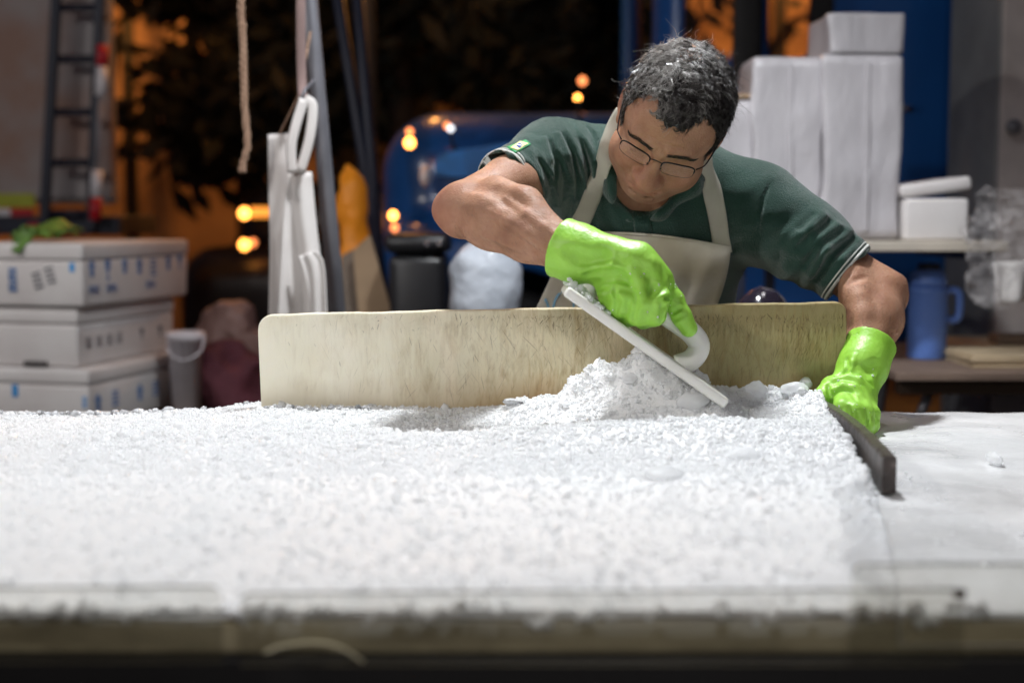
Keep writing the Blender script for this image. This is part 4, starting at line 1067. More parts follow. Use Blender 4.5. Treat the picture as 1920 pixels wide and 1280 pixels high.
# ---- dark edging bar on the right
M_BAR = NT('wet_dark_bar'); t = M_BAR
t.set(Base_Color=t.ramp(t.noise(40, 5), [(0.3, (0.022, 0.015, 0.012)), (0.62, (0.055, 0.040, 0.034)), (0.8, (0.16, 0.13, 0.12))]), Roughness=0.35); t.bump(t.noise(90, 4), 0.003); M_BAR = t.m
b_far, b_near = PX(1520, 748, 2.30), PX(1668, 886, 1.705)
zb0 = ZT + 0.004
bm = bmesh.new()
u_ = np.linspace(0, 1, 60)
ctr = b_far[None] * (1 - u_)[:, None] + b_near[None] * u_[:, None]
ctr[:, 0] = ctr[:, 0] + 0.010 * np.sin(u_ * np.pi)
ztop_ = 0.986 + 0.0035 * np.sin(u_ * 3.0) + 0.0012 * vnoise(ctr, 30, 3)
wd = 0.0085 + 0.0008 * vnoise(ctr, 50, 9)
sec = []
for k in range(60):
    w = wd[k]; zt2 = ztop_[k]
    sec.append([(ctr[k, 0] + w * a_, ctr[k, 1], z_) for a_, z_ in ((-1, zb0), (-1, zt2 - 0.003), (-0.7, zt2), (0.7, zt2), (1, zt2 - 0.003), (1, zb0))])
V = np.array(sec).reshape(-1, 3); F = [(i * 6 + k, i * 6 + (k + 1) % 6, (i + 1) * 6 + (k + 1) % 6, (i + 1) * 6 + k) for i in range(59) for k in range(6)] + [tuple(range(6))[::-1], tuple(59 * 6 + k for k in range(6))]
tag(obj('edging_bar', V, F, M_BAR, None), 'wet dark brown edging bar holding back the right side of the ice', 'bar')

# ---- standing cutting board
t = NT('cut_up_board')
gr = t.new('ShaderNodeSeparateXYZ'); t.link(t.tc.outputs['Object'], gr.inputs[0])
X_ = gr.outputs[0]; Z_ = gr.outputs[2]
use = t.ramp(t.math('ADD', t.math('MULTIPLY', X_, 1.0), t.math('ADD', 0.5, t.math('MULTIPLY', t.math('SUBTRACT', t.noise(6, 3), 0.5), 0.5))), [(0.05, (0.0,) * 3), (0.5, (0.6,) * 3), (0.85, (1,) * 3)])
base = t.ramp(t.noise(7, 4, t.coords((1, 1, 0.6))), [(0.3, (0.88, 0.84, 0.68)), (0.7, (0.93, 0.90, 0.77))])
stain = t.ramp(t.noise(9, 5, t.coords((1.6, 1, 0.5))), [(0.3, (0.60, 0.45, 0.22)), (0.5, (0.46, 0.38, 0.16)), (0.72, (0.70, 0.51, 0.28))])
col = t.mix(t.math('MULTIPLY', use, 0.92), base, stain)
foot = t.ramp(t.math('ADD', t.math('MULTIPLY', Z_, -9.0), t.math('MULTIPLY', t.noise(9, 4), 0.7)), [(0.50, (0,) * 3), (1.02, (1,) * 3)])
smear = t.ramp(t.noise(1.0, 4, t.coords((36, 1, 12), (0, 0.22, 0)), 0.6, 1.2), [(0.50, (0,) * 3), (0.72, (1,) * 3)])
col = t.mix(t.math('MULTIPLY', t.math('MULTIPLY', smear, use), 0.85), col, (0.33, 0.215, 0.075))
smear2 = t.ramp(t.noise(1.0, 3, t.coords((95, 1, 26), (0, -0.25, 0)), 0.6, 0.8), [(0.52, (0,) * 3), (0.70, (1,) * 3)])
col = t.mix(t.math('MULTIPLY', t.math('MULTIPLY', smear2, use), 0.6), col, (0.26, 0.165, 0.055))
rgt_stain_shade = t.ramp(t.math('ADD', X_, 0.5), [(0.52, (0,) * 3), (0.80, (1,) * 3)])  # right end darkened: cast shade painted in together with real staining
col = t.mix(t.math('MULTIPLY', rgt_stain_shade, 0.5), col, (0.30, 0.27, 0.115))
col = t.mix(t.math('MULTIPLY', t.math('MULTIPLY', foot, t.math('ADD', use, 0.15)), 0.9), col, (0.36, 0.205, 0.065))
for rot, sc_, sd_, lo_, c_ in ((0.30, (150, 1, 20), 1, 0.60, (0.42, 0.30, 0.13)), (-0.25, (120, 1, 16), 2, 0.62, (0.40, 0.27, 0.11))):
    mp = t.coords(sc_, (0, rot, 0)); mp2 = t.new('ShaderNodeVectorMath', operation='ADD'); t.link(mp, mp2.inputs[0]); mp2.inputs[1].default_value = (sd_ * 7.3, sd_ * 3.1, sd_ * 5.7)
    s_ = t.ramp(t.noise(1.0, 2.0, mp2.outputs[0]), [(lo_, (0,) * 3), (lo_ + 0.07, (1,) * 3)])
    patch_ = t.ramp(t.noise(11, 3, t.coords((1, 1, 0.7), (0, rot * 2, sd_))), [(0.36, (0,) * 3), (0.60, (1,) * 3)])
    f_ = t.math('MULTIPLY', t.math('MULTIPLY', s_, patch_), t.math('MULTIPLY', use, 0.45))
    col = t.mix(f_, col, c_)
topd = t.ramp(t.math('ADD', t.math('MULTIPLY', Z_, 9.0), t.math('MULTIPLY', t.noise(190, 3, t.coords((1, 1, 0.10))), 0.9)), [(0.85, (0,) * 3), (1.45, (1,) * 3)])
col = t.mix(t.math('MULTIPLY', t.math('MULTIPLY', topd, use), 0.35), col, (0.13, 0.085, 0.03))
t.set(Base_Color=col, Roughness=0.5, Specular_IOR_Level=0.4, Subsurface_Weight=0.15, Subsurface_Radius=(0.012, 0.010, 0.006), Subsurface_Scale=1.0)
t.bump(t.noise(1.0, 2, t.coords((170, 1, 8), (0, 0.1, 0))), 0.0006)
M_CUT = t.m
YC = 2.315
bl, br = PX(483, 590, YC), PX(1588, 566, YC)
bz = 0.955
w_ = br[0] - bl[0]
top_l, top_r = bl[2], br[2]
out_ = []
def arc(cx, cz, r, a0, a1, n=8): return [(cx + r * math.cos(a), cz + r * math.sin(a)) for a in np.linspace(a0, a1, n)]
out_ = [(bl[0] + 0.004, bz)] + arc(bl[0] + 0.024, top_l - 0.024, 0.024, math.pi, math.pi / 2)
xs_ = np.linspace(bl[0] + 0.05, br[0] - 0.05, 40)
out_ += [(x_, top_l + (top_r - top_l) * (x_ - bl[0]) / w_ + 0.0006 * math.sin(x_ * 37) + 0.0004 * math.sin(x_ * 91)) for x_ in xs_]
out_ += arc(br[0] - 0.018, top_r - 0.018, 0.018, math.pi / 2, 0.0) + [(br[0] - 0.001, bz)]
bm = bmesh.new()
vs = [bm.verts.new((x_, 0, z_)) for x_, z_ in out_]; f0 = bm.faces.new(vs)
ex = bmesh.ops.extrude_face_region(bm, geom=[f0])
for v in ex['geom']:
    if isinstance(v, bmesh.types.BMVert): v.co.y += 0.022
bmesh.ops.recalc_face_normals(bm, faces=list(bm.faces))
ed = [e for e in bm.edges if abs(e.verts[0].co.y - e.verts[1].co.y) < 1e-5 and min(e.verts[0].co.z, e.verts[1].co.z) > bz + 0.004]
bmesh.ops.bevel(bm, geom=ed, offset=0.0035, segments=3, profile=0.5, affect='EDGES')
bm.verts.index_update()
Vb = np.array([v.co[:] for v in bm.verts]); Fb = [[v.index for v in f.verts] for f in bm.faces]; bm.free()
cen_ = np.array([(bl[0] + br[0]) / 2, YC, (bz + top_l) / 2])
me_o = obj('cutting_board', Vb - (cen_[0], 0, cen_[2]), Fb, M_CUT, None, False, 'scored and stained white plastic cutting board standing on edge in the ice', 'cutting board')
me_o.location = tuple(cen_)

# knife scars: hundreds of fine cuts with dirt in them
t = NT('knife_scar'); at_ = t.new('ShaderNodeAttribute'); at_.attribute_name = 'dirt'
t.set(Base_Color=t.ramp(t.noise(40, 2), [(0.3, (0.24, 0.105, 0.012)), (0.7, (0.34, 0.185, 0.035))]), Roughness=0.8, Alpha=at_.outputs['Fac']); M_SCAR = t.m
rk = np.random.default_rng(31)
Vk, Fk, Ak = [], [], []
def scar(x_, z_, ang, ln_, wd_, al):
    d_ = np.array([math.sin(ang), 0, math.cos(ang)]); p_ = np.array([math.cos(ang), 0, -math.sin(ang)]); b_ = (rk.random() - 0.5) * 0.03 * ln_
    c_ = np.array([x_, YC - 0.00025, z_]); n_ = len(Vk)
    for s_, w2 in ((-0.5, 0.15), (-0.2, 0.9), (0.2, 1.0), (0.5, 0.15)):
        m_ = c_ + d_ * s_ * ln_ + p_ * b_ * (0.25 - s_ * s_) * 4
        if not (bl[0] + 0.006 < m_[0] < br[0] - 0.006): m_[0] = min(max(m_[0], bl[0] + 0.006), br[0] - 0.006)
        m_[2] = min(m_[2], top_l - 0.0045 + (top_r - top_l) * (m_[0] - bl[0]) / w_)
        Vk.append(m_ + p_ * wd_ * w2 / 2); Vk.append(m_ - p_ * wd_ * w2 / 2); Ak.extend([al, al])
    for i_ in range(3): Fk.append((n_ + 2 * i_, n_ + 2 * i_ + 1, n_ + 2 * i_ + 3, n_ + 2 * i_ + 2))
cl_x = rk.random(60); cl_z = rk.random(60); cl_a = rk.normal(0, 0.35, 60); cl_s = 0.018 + 0.040 * rk.random(60)
cl_x = cl_x ** 0.75
for k in range(5200):
    if rk.random() < 0.84:
        j = int(60 * rk.random() ** 1.8); u_ = cl_x[j] + rk.normal() * cl_s[j]; v_ = cl_z[j] + rk.normal() * cl_s[j] * 5; a_ = cl_a[j] + rk.normal() * 0.10
    else:
        u_ = rk.random(); v_ = rk.random(); a_ = rk.normal() * 0.42
    if not (0.01 < u_ < 0.99 and -0.05 < v_ < 1.0): continue
    if rk.random() > np.interp(u_, [0, 0.12, 0.35, 0.6, 0.9, 1.0], [0.02, 0.05, 0.30, 1.0, 0.85, 0.45]): continue
    scar(bl[0] + w_ * u_, bz + 0.012 + (top_l - bz - 0.022) * v_, a_, 0.006 + 0.034 * rk.random() ** 2, 0.0004 + 0.0009 * rk.random() ** 3, 0.05 + 0.36 * rk.random() ** 2.8)
for k in range(1100):
    u_ = rk.random() ** 0.7
    if rk.random() > np.interp(u_, [0, 0.25, 0.5, 1.0], [0.0, 0.35, 1.0, 0.8]): continue
    scar(bl[0] + w_ * u_, top_l - 0.003 - 0.026 * rk.random() ** 2.2, rk.normal() * 0.45, 0.004 + 0.012 * rk.random() ** 2, 0.0005 + 0.0011 * rk.random() ** 2, 0.08 + 0.45 * rk.random() ** 2)
obj('knife_scars', np.array(Vk), Fk, M_SCAR, me_o, False, kind='stuff', attr={'dirt': np.array(Ak)})

# ---- white scraper with a loop handle
t = NT('white_scraper_plastic'); t.set(Base_Color=t.ramp(t.noise(14, 4), [(0.3, (0.74, 0.73, 0.67)), (0.7, (0.82, 0.81, 0.76))]), Roughness=0.38, Subsurface_Weight=0.1, Subsurface_Radius=(0.01, 0.009, 0.006), Subsurface_Scale=1.0); M_SCR = t.m
YW = 2.125
A_, B_ = PX(1058, 541, YW), PX(1352, 748, YW)
ax_ = unit(B_ - A_); nx_ = unit(np.array([-ax_[2], 0, ax_[0]])); nx_ = nx_ if nx_[2] > 0 else -nx_
Mx = np.stack([ax_, [0, 1, 0], nx_], 1); L_ = np.linalg.norm(B_ - A_)
scr = thing('scraper', 'white plastic hand scraper with a loop handle stuck slantwise in the ice', 'scraper', (A_ + B_) / 2)
obj('blade', *rbox((A_ + B_) / 2, (L_, 0.125, 0.0160), 0.005, 3, Mx), M_SCR, scr, True)
px_m = FPX / YW / 1.0
def tl(along, perp): return A_ + ax_ * (along / px_m) + nx_ * (perp / px_m)
hpath = smooth_path([tl(40, 4), tl(38, 40), tl(62, 66), tl(110, 72), tl(180, 70), tl(240, 70), tl(270, 58), tl(274, 30), tl(258, 4)], 44)
obj('handle', *tube(hpath, 0.0165, 14, True, 0.86, (0, 1, 0)), M_SCR, scr, True)
# snow stuck to its upper end
n = 160
q = rg3.random(n)
cpt = A_ + ax_ * (q[:, None] * 0.075 - 0.004) + np.array([0, 1, 0]) * ((rg3.random(n) - 0.5) * 0.12)[:, None] + nx_ * (0.008 + 0.012 * (1 - q) * rg3.random(n))[:, None]
V, F = grains(cpt, 0.002 + 0.005 * rg3.random(n) ** 2)
obj('clinging_snow', V, F, M_GRAIN, scr, False, kind='stuff')

# ---- clear plastic strips along the front edge
t = NT('milky_clear_plastic')
dif = t.new('ShaderNodeBsdfTranslucent'); dif.inputs['Color'].default_value = (0.86, 0.86, 0.82, 1)
trn = t.new('ShaderNodeBsdfTransparent'); trn.inputs['Color'].default_value = (0.985, 0.985, 0.97, 1)
m1 = t.new('ShaderNodeMixShader'); t.link(t.ramp(t.noise(14, 5), [(0.3, (0.03,) * 3), (0.7, (0.14,) * 3)]), m1.inputs[0]); t.link(trn.outputs[0], m1.inputs[1]); t.link(dif.outputs[0], m1.inputs[2])
gls = t.new('ShaderNodeBsdfGlossy'); gls.inputs['Roughness'].default_value = 0.12
m2_ = t.new('ShaderNodeMixShader'); fr_ = t.new('ShaderNodeFresnel'); fr_.inputs[0].default_value = 1.45; t.link(fr_.outputs[0], m2_.inputs[0]); t.link(m1.outputs[0], m2_.inputs[1]); t.link(gls.outputs[0], m2_.inputs[2]); t.link(m2_.outputs[0], t.out.inputs[0])
M_STRIP = t.m
def strip(px0, px1, py0, Y, z0, label):
    a_, b_ = PX(px0, py0, Y), PX(px1, py0 - (px1 - px0) * 0.006, Y)
    r_ = 0.010
    o_ = [(a_[0], z0)] + arc(a_[0] + r_, a_[2] - r_, r_, math.pi, math.pi / 2, 6) + arc(b_[0] - r_, b_[2] - r_, r_, math.pi / 2, 0, 6) + [(b_[0], z0)]
    th = thing('plastic_strip', label, 'plastic strip', ((a_[0] + b_[0]) / 2, Y, z0), 'clear plastic strips along the front edge of the table')
    obj('strip_panel', *prism(np.array(o_), 0.003, np.stack([[1, 0, 0], [0, 0, 1], [0, 1, 0]], 1), (0, Y, 0)), M_STRIP, th)
    obj('top_edge', *tube([(x_, Y, z_) for x_, z_ in o_[3:-4]], 0.0011, 6), mat('strip_edge', (0.28, 0.28, 0.25), 0.4), th, True)
    return th
strip(-190, 416, 1103, 1.186, 0.898, 'clear plastic strip at the left end of the table front')
strip(450, 1808, 1112, 1.180, 0.898, 'long clear plastic strip along the middle of the table front')
strip(1598, 2300, 1058, 1.190, 0.898, 'taller clear plastic strip at the right, behind the long one')
M_OFF = mat('yellowed_clear_plastic', (0.62, 0.56, 0.38), 0.35)
oc = smooth_path([PX(496, 1222, 1.176), PX(540, 1208, 1.174), PX(590, 1203, 1.172), PX(636, 1212, 1.172), (PX(682, 1240, 1.174))], 26)
tag(obj('plastic_offcut', *tube(oc, 0.0022, 8, True, 0.5), M_OFF, None, True), 'bent yellowed strip of plastic curving down behind the front edge of the table', 'offcut')
obj('dark_corner_tape', *rbox(PX(1800, 1112, 1.176), (0.010, 0.002, 0.008), 0.002), mat('brown_tape', (0.05, 0.03, 0.02), 0.6), None, label='small brown scrap of tape at the corner of the long plastic strip', cat='tape')
# ------------------------------------------------------------------ the man
def skin_material():
    t = NT('skin')
    base = t.ramp(t.noise(26, 5), [(0.28, (0.26, 0.125, 0.072)), (0.52, (0.36, 0.190, 0.115)), (0.78, (0.44, 0.25, 0.165))])
    base = t.mix(t.math('MULTIPLY', t.ramp(t.noise(110, 4), [(0.45, (0,) * 3), (0.70, (1,) * 3)]), 0.35), base, (0.30, 0.13, 0.085))
    spots = t.ramp(t.noise(190, 2), [(0.69, (0, 0, 0)), (0.76, (1, 1, 1))])
    base = t.mix(t.math('MULTIPLY', spots, 0.3), base, (0.20, 0.085, 0.05))
    at = t.new('ShaderNodeAttribute'); at.attribute_name = 'flush'
    base = t.mix(at.outputs['Fac'], base, (0.40, 0.135, 0.092))
    at2 = t.new('ShaderNodeAttribute'); at2.attribute_name = 'stubble'
    base = t.mix(at2.outputs['Fac'], base, (0.10, 0.062, 0.048))
    r = t.ramp(t.noise(60, 3), [(0.3, (0.50,) * 3), (0.7, (0.70,) * 3)])
    t.set(Base_Color=base, Roughness=r, Subsurface_Weight=0.22, Subsurface_Radius=(0.010, 0.0045, 0.0022), Subsurface_Scale=1.0, Specular_IOR_Level=0.38)
    t.bump(t.noise(340, 4), 0.0012)
    return t.m

def knit_material(name, col):
    t = NT(name)
    c = t.ramp(t.noise(14, 4), [(0.3, tuple(x * 0.85 for x in col)), (0.7, tuple(x * 1.12 for x in col))])
    w = t.new('ShaderNodeTexVoronoi'); w.inputs['Scale'].default_value = 620; t.link(t.tc.outputs['Object'], w.inputs['Vector'])
    t.set(Base_Color=c, Roughness=0.9, Specular_IOR_Level=0.2, Sheen_Weight=0.4, Sheen_Roughness=0.4)
    t.bump(w.outputs[0], 0.0016)
    return t.m

def rubber_material():
    t = NT('lime_rubber')
    c = t.ramp(t.noise(22, 4), [(0.3, (0.25, 0.53, 0.045)), (0.7, (0.34, 0.64, 0.085))])
    t.set(Base_Color=c, Roughness=0.42, Specular_IOR_Level=0.4, Subsurface_Weight=0.12, Subsurface_Radius=(0.004, 0.008, 0.001), Subsurface_Scale=1.0)
    t.bump(t.noise(170, 3), 0.0009)
    return t.m

def canvas_material(name, a, b, sc=420):
    t = NT(name)
    c = t.ramp(t.noise(9, 5), [(0.35, a), (0.65, b)])
    w = t.new('ShaderNodeTexWave'); w.inputs['Scale'].default_value = sc; w.inputs['Distortion'].default_value = 2.0
    t.link(t.tc.outputs['Object'], w.inputs['Vector'])
    t.set(Base_Color=c, Roughness=0.8, Specular_IOR_Level=0.25)
    t.bump(w.outputs[1], 0.0006)
    return t.m

M_SKIN = skin_material()
M_SHIRT = knit_material('dark_green_knit', (0.022, 0.060, 0.046))
M_RIB = knit_material('dark_green_rib', (0.021, 0.056, 0.043))
M_WHITEKNIT = knit_material('white_knit', (0.72, 0.74, 0.70))
M_GLOVE = rubber_material()
M_APRON = canvas_material('cream_apron_cloth', (0.66, 0.60, 0.46), (0.90, 0.87, 0.79), 300)
M_STRAP = canvas_material('woven_strap', (0.68, 0.65, 0.53), (0.82, 0.79, 0.68), 620)
M_PRINT = mat('pale_blue_print', (0.25, 0.50, 0.72), 0.7)
M_TROUSER = mat('dark_trouser_cloth', (0.02, 0.022, 0.03), 0.9)
M_BOOT = mat('white_rubber_boot', (0.6, 0.6, 0.58), 0.4)
M_FRAME = mat('dark_frame_metal', (0.02, 0.018, 0.02), 0.3, metal=0.6)

RHO, PHI = math.radians(19), math.radians(48)
def _roll(v): return np.array([v[0] * math.cos(RHO) + v[2] * math.sin(RHO), v[1], v[2] * math.cos(RHO) - v[0] * math.sin(RHO)])
HS = _roll((1, 0, 0)); HU = _roll((0, -math.sin(PHI), math.cos(PHI))); HF = _roll((0, -math.cos(PHI), -math.sin(PHI)))
# the face is turned a little towards his right
_y = math.radians(4); HS, HF = HS * math.cos(_y) + HF * math.sin(_y), HF * math.cos(_y) - HS * math.sin(_y)
HM = np.stack([HS, HF, HU], 1)
H0 = PX(1256, 232, 2.345)
def hp(s, f, u): return H0 + s * HS + f * HF + u * HU

NB = PX(1240, 298, 2.52)
RS, LS = PX(1038, 302, 2.49), PX(1427, 388, 2.49)
RE, LE = PX(868, 392, 2.28), PX(1646, 552, 2.42)
RW, LW = PX(1062, 468, 2.15), PX(1612, 690, 2.29)
PEL = PX(1190, 640, 2.86)
TU = unit(NB - PEL); TR = unit((LS - RS) - TU * np.dot(LS - RS, TU)); TF = np.cross(TR, TU); TF = TF if TF[1] < 0 else -TF
TM = np.stack([TR, TF, TU], 1)

def add_head(b):
    E = lambda c, r, k=0.02, op='u': b.ell(hp(*c), r, HM, k, op)
    C = lambda a, c, ra, rb, k=0.012, op='u': b.cone(hp(*a), hp(*c), ra, rb, k, op)
    E((0, -0.012, 0.040), (0.079, 0.099, 0.083), 0)
    E((0, 0.022, 0.020), (0.069, 0.068, 0.082), 0.03)
    E((0, 0.030, -0.050), (0.061, 0.058, 0.058), 0.03)
    E((0, 0.066, -0.092), (0.024, 0.020, 0.019), 0.03)
    E((0, 0.030, -0.098), (0.050, 0.045, 0.026), 0.03)
    for q in (-1, 1):
        E((q * 0.043, 0.056, -0.034), (0.027, 0.029, 0.031), 0.022)
        E((q * 0.056, 0.020, -0.062), (0.022, 0.032, 0.032), 0.03)
        C((q * 0.012, 0.086, 0.024), (q * 0.044, 0.076, 0.026), 0.010, 0.0095, 0.016)
        b.cone(hp(q * 0.026, 0.100, 0.006), hp(q * 0.038, 0.095, 0.006), 0.014, 0.014, 0.014, 's')
    for q in (-1, 1):
        E((q * 0.032, 0.0715, 0.005), (0.0165, 0.0145, 0.0130), 0.004)
        C((q * 0.018, 0.0838, -0.0035), (q * 0.045, 0.0775, -0.004), 0.0035, 0.0030, 0.004)
        C((q * 0.017, 0.0872, 0.0015), (q * 0.047, 0.0790, 0.001), 0.0012, 0.001, 0.002, 's')
        C((q * 0.020, 0.082, -0.014), (q * 0.046, 0.073, -0.016), 0.007, 0.006, 0.009)
        C((q * 0.018, 0.095, -0.028), (q * 0.034, 0.0845, -0.064), 0.0030, 0.0028, 0.006, 's')
        C((q * 0.022, 0.0855, -0.012), (q * 0.044, 0.0755, -0.019), 0.0016, 0.0014, 0.004, 's')
    for z in (0.045, 0.056, 0.066):
        C((-0.035, 0.0895, z), (0.0, 0.0965, z - 0.002), 0.0020, 0.0020, 0.004, 's'); C((0.0, 0.0965, z - 0.002), (0.035, 0.0895, z), 0.0020, 0.0020, 0.004, 's')
    for q in (-1, 1):
        C((q * 0.0065, 0.098, 0.022), (q * 0.005, 0.098, 0.036), 0.0013, 0.001, 0.004, 's')
    C((0, 0.083, 0.014), (0, 0.106, -0.026), 0.0092, 0.0135, 0.012)
    E((0, 0.111, -0.034), (0.0185, 0.0165, 0.0155), 0.008)
    for q in (-1, 1):
        E((q * 0.0175, 0.097, -0.038), (0.0108, 0.013, 0.0105), 0.006)
        E((q * 0.008, 0.104, -0.049), (0.0042, 0.006, 0.004), None or 0.003, 's')
    E((0, 0.078, -0.064), (0.032, 0.020, 0.022), 0.015)
    C((-0.02, 0.088, -0.061), (0.02, 0.088, -0.061), 0.0052, 0.0052, 0.006)
    C((-0.016, 0.087, -0.073), (0.016, 0.087, -0.073), 0.006, 0.006, 0.006)
    C((-0.026, 0.0915, -0.0665), (0.026, 0.0915, -0.0665), 0.0018, 0.0018, 0.004, 's')
    C((-0.015, 0.086, -0.083), (0.015, 0.086, -0.083), 0.003, 0.003, 0.008, 's')
    for q in (-1, 1):
        Me = np.stack([HS * math.cos(0.35) - q * HF * math.sin(0.35) * -1, HF, HU], 1)
        ax = unit(HS * 1.0 + q * HF * 0.45); ay = unit(HF * 1.0 - q * HS * 0.45)
        Me = np.stack([ax, ay, HU], 1)
        b.ell(hp(q * 0.083, -0.006, 0.003), (0.0065, 0.018, 0.032), Me, 0.008)
        b.ell(hp(q * 0.0895, -0.003, 0.005), (0.0045, 0.011, 0.021), Me, 0.004, 's')
        b.ell(hp(q * 0.079, 0.006, -0.026), (0.006, 0.008, 0.010), Me, 0.006)
    b.cone(hp(0, -0.028, -0.02), NB + TU * 0.02 + TF * 0.02, 0.060, 0.068, 0.03)
    return b

def add_torso(b, inf, k=0.05):
    b.chain([RS, NB - TU * 0.015, LS], [0.058 + inf, 0.070 + inf, 0.058 + inf], k)
    b.ell(NB - TU * 0.17 + TF * 0.015, np.array([0.185, 0.120, 0.185]) + inf, TM, 0.06)
    b.ell(NB - TU * 0.36 + TF * 0.045, np.array([0.180, 0.140, 0.18]) + inf, TM, 0.06)
    b.ell(PEL + TU * 0.02, np.array([0.175, 0.125, 0.15]) + inf, TM, 0.06)
    return b

# fingers: (points in photo pixels + distance, radii)
R_FINGERS = [
    [(1226, 516, 2.120), (1262, 564, 2.105), (1277, 592, 2.100), (1291, 616, 2.100)],
    [(1214, 520, 2.095), (1235, 560, 2.070), (1228, 588, 2.075), (1206, 598, 2.100)],
    [(1186, 520, 2.090), (1204, 562, 2.066), (1196, 588, 2.075), (1176, 594, 2.100)],
    [(1156, 516, 2.095), (1166, 552, 2.072), (1160, 574, 2.080), (1146, 580, 2.105)]]
R_FR = [(0.0165, 0.0150, 0.0138, 0.0120), (0.017, 0.0165, 0.0155, 0.014), (0.0165, 0.016, 0.015, 0.0135), (0.015, 0.0145, 0.0135, 0.012)]
R_THUMB = [(1112, 508, 2.165), (1150, 548, 2.185), (1186, 572, 2.175), (1214, 580, 2.150)]
L_FINGERS = [
    [(1582, 742, 2.235), (1580, 766, 2.190), (1588, 786, 2.180), (1596, 800, 2.195)],
    [(1599, 743, 2.230), (1601, 772, 2.180), (1606, 796, 2.172), (1610, 814, 2.190)],
    [(1615, 746, 2.235), (1621, 774, 2.188), (1622, 798, 2.180), (1620, 816, 2.195)],
    [(1627, 752, 2.245), (1634, 776, 2.205), (1633, 796, 2.200), (1628, 806, 2.210)]]
L_FR = [(0.0140, 0.0135, 0.0125, 0.011), (0.0140, 0.0138, 0.0128, 0.0112), (0.0135, 0.0130, 0.0120, 0.0108), (0.0122, 0.0118, 0.011, 0.0100)]
L_THUMB = [(1586, 716, 2.280), (1561, 727, 2.255), (1546, 744, 2.240), (1543, 766, 2.230)]

def add_hand(b, W, mids, fingers, fr, thumb, inf, k=0.010):
    pts = [W] + [PX(*m[:3]) for m in mids]
    b.chain(pts, [mids[0][3] + inf] + [m[3] + inf for m in mids], 0.02)
    for f, r in zip(fingers, fr):
        p = [PX(*q) for q in f]
        b.cone(pts[1], p[0], 0.020 + inf, r[0] + inf, 0.018)
        b.chain(p, [x + inf for x in r], 0.007 if k < 0.02 else k)
    p = [PX(*q) for q in thumb]
    b.chain(p, [0.017 + inf, 0.016 + inf, 0.015 + inf, 0.0125 + inf], k)
R_MID = [(1098, 482, 2.135, 0.030), (1150, 492, 2.115, 0.0315), (1196, 515, 2.112, 0.0300)]
L_MID = [(1606, 716, 2.275, 0.0255), (1602, 738, 2.250, 0.0240)]

def add_arms(b):
    up = RS + (RE - RS) * 0.5
    b.chain([RS, up, RE], [0.048, 0.0445, 0.042], 0.02)
    b.chain([RE, RE + (RW - RE) * 0.3 + np.array([0, 0, 0.003]), RE + (RW - RE) * 0.65, RW], [0.041, 0.0475, 0.041, 0.033], 0.015)
    b.cone(PX(834, 394, 2.285), PX(860, 410, 2.29), 0.011, 0.018, 0.03)
    # brachioradialis, forearm tendons and a vein or two on the lit side
    b.chain([PX(930, 352, 2.27), PX(985, 384, 2.215), PX(1040, 432, 2.165)], [0.020, 0.024, 0.012], 0.022)
    b.chain([PX(892, 398, 2.245), PX(950, 412, 2.195), PX(1010, 446, 2.155)], [0.010, 0.014, 0.008], 0.014)
    b.chain([PX(880, 372, 2.242), PX(925, 386, 2.208), PX(945, 404, 2.190)], [0.004, 0.006, 0.004], 0.010)
    b.crease([(890, 352), (925, 356), (955, 372), (975, 384)], 0.010, 0.0022, 0.016)
    b.crease([(872, 412), (915, 424), (960, 446), (1000, 470)], 0.014, 0.0030, 0.018)
    b.crease([(918, 402), (950, 418), (985, 440), (1015, 462)], 0.006, 0.0016, 0.010, 'u')
    b.crease([(880, 440), (930, 466), (985, 484)], 0.010, 0.0022, 0.014)
    b.crease([(948, 372), (985, 398), (1020, 424), (1050, 444)], 0.005, 0.0014, 0.008, 'u')
    up = LS + (LE - LS) * 0.55
    b.chain([LS, up, LE], [0.046, 0.0440, 0.045], 0.02)
    b.chain([LE, LE + (LW - LE) * 0.35 + np.array([0.004, 0, 0]), LW], [0.043, 0.0455, 0.0275], 0.02)
    b.cone(PX(1684, 532, 2.44), PX(1672, 552, 2.43), 0.011, 0.018, 0.03)
    b.chain([PX(1598, 520, 2.395), PX(1604, 555, 2.375), PX(1611, 595, 2.345)], [0.020, 0.021, 0.010], 0.025)
    b.crease([(1592, 533), (1604, 524), (1622, 520)], 0.004, 0.0018, 0.007)
    b.crease([(1612, 556), (1618, 585), (1618, 612)], 0.012, 0.0018, 0.016, 'u')

# ---- body: head, neck, trunk, arms and hands in one skin
body = Sdf()
add_head(body)
add_torso(body, -0.012)
add_arms(body)
add_hand(body, RW, R_MID, R_FINGERS, R_FR, R_THUMB, -0.0085)
add_hand(body, LW, L_MID, L_FINGERS, L_FR, L_THUMB, -0.0070)
head_only = add_head(Sdf())

# ---- shirt
R_HEM, L_HEM = PX(943, 344, 2.388), PX(1592, 514, 2.437)
shirt = Sdf()
add_torso(shirt, 0.004)
rax, lax = unit(R_HEM - RS), unit(L_HEM - LS)
shirt.chain([RS, R_HEM], [0.065, 0.0570], 0.045)
shirt.chain([LS, (LS + L_HEM) / 2, L_HEM], [0.066, 0.0625, 0.0575], 0.05)
shirt.cone(RS - TU * 0.05, NB - TU * 0.14, 0.062, 0.09, 0.05)
shirt.cone(LS - TU * 0.05, NB - TU * 0.14, 0.062, 0.09, 0.05)
def half_cut(h, ax, rad):
    # cuts the round end of a sleeve flat just past its hem
    c = h + ax * 0.10
    Mx = np.stack([unit(np.cross(ax, [0.3, 0.2, 1])), unit(np.cross(ax, np.cross(ax, [0.3, 0.2, 1]))), ax], 1)
    shirt.box(c, (rad, rad, 0.10), 0.002, Mx, 0.003, 's')
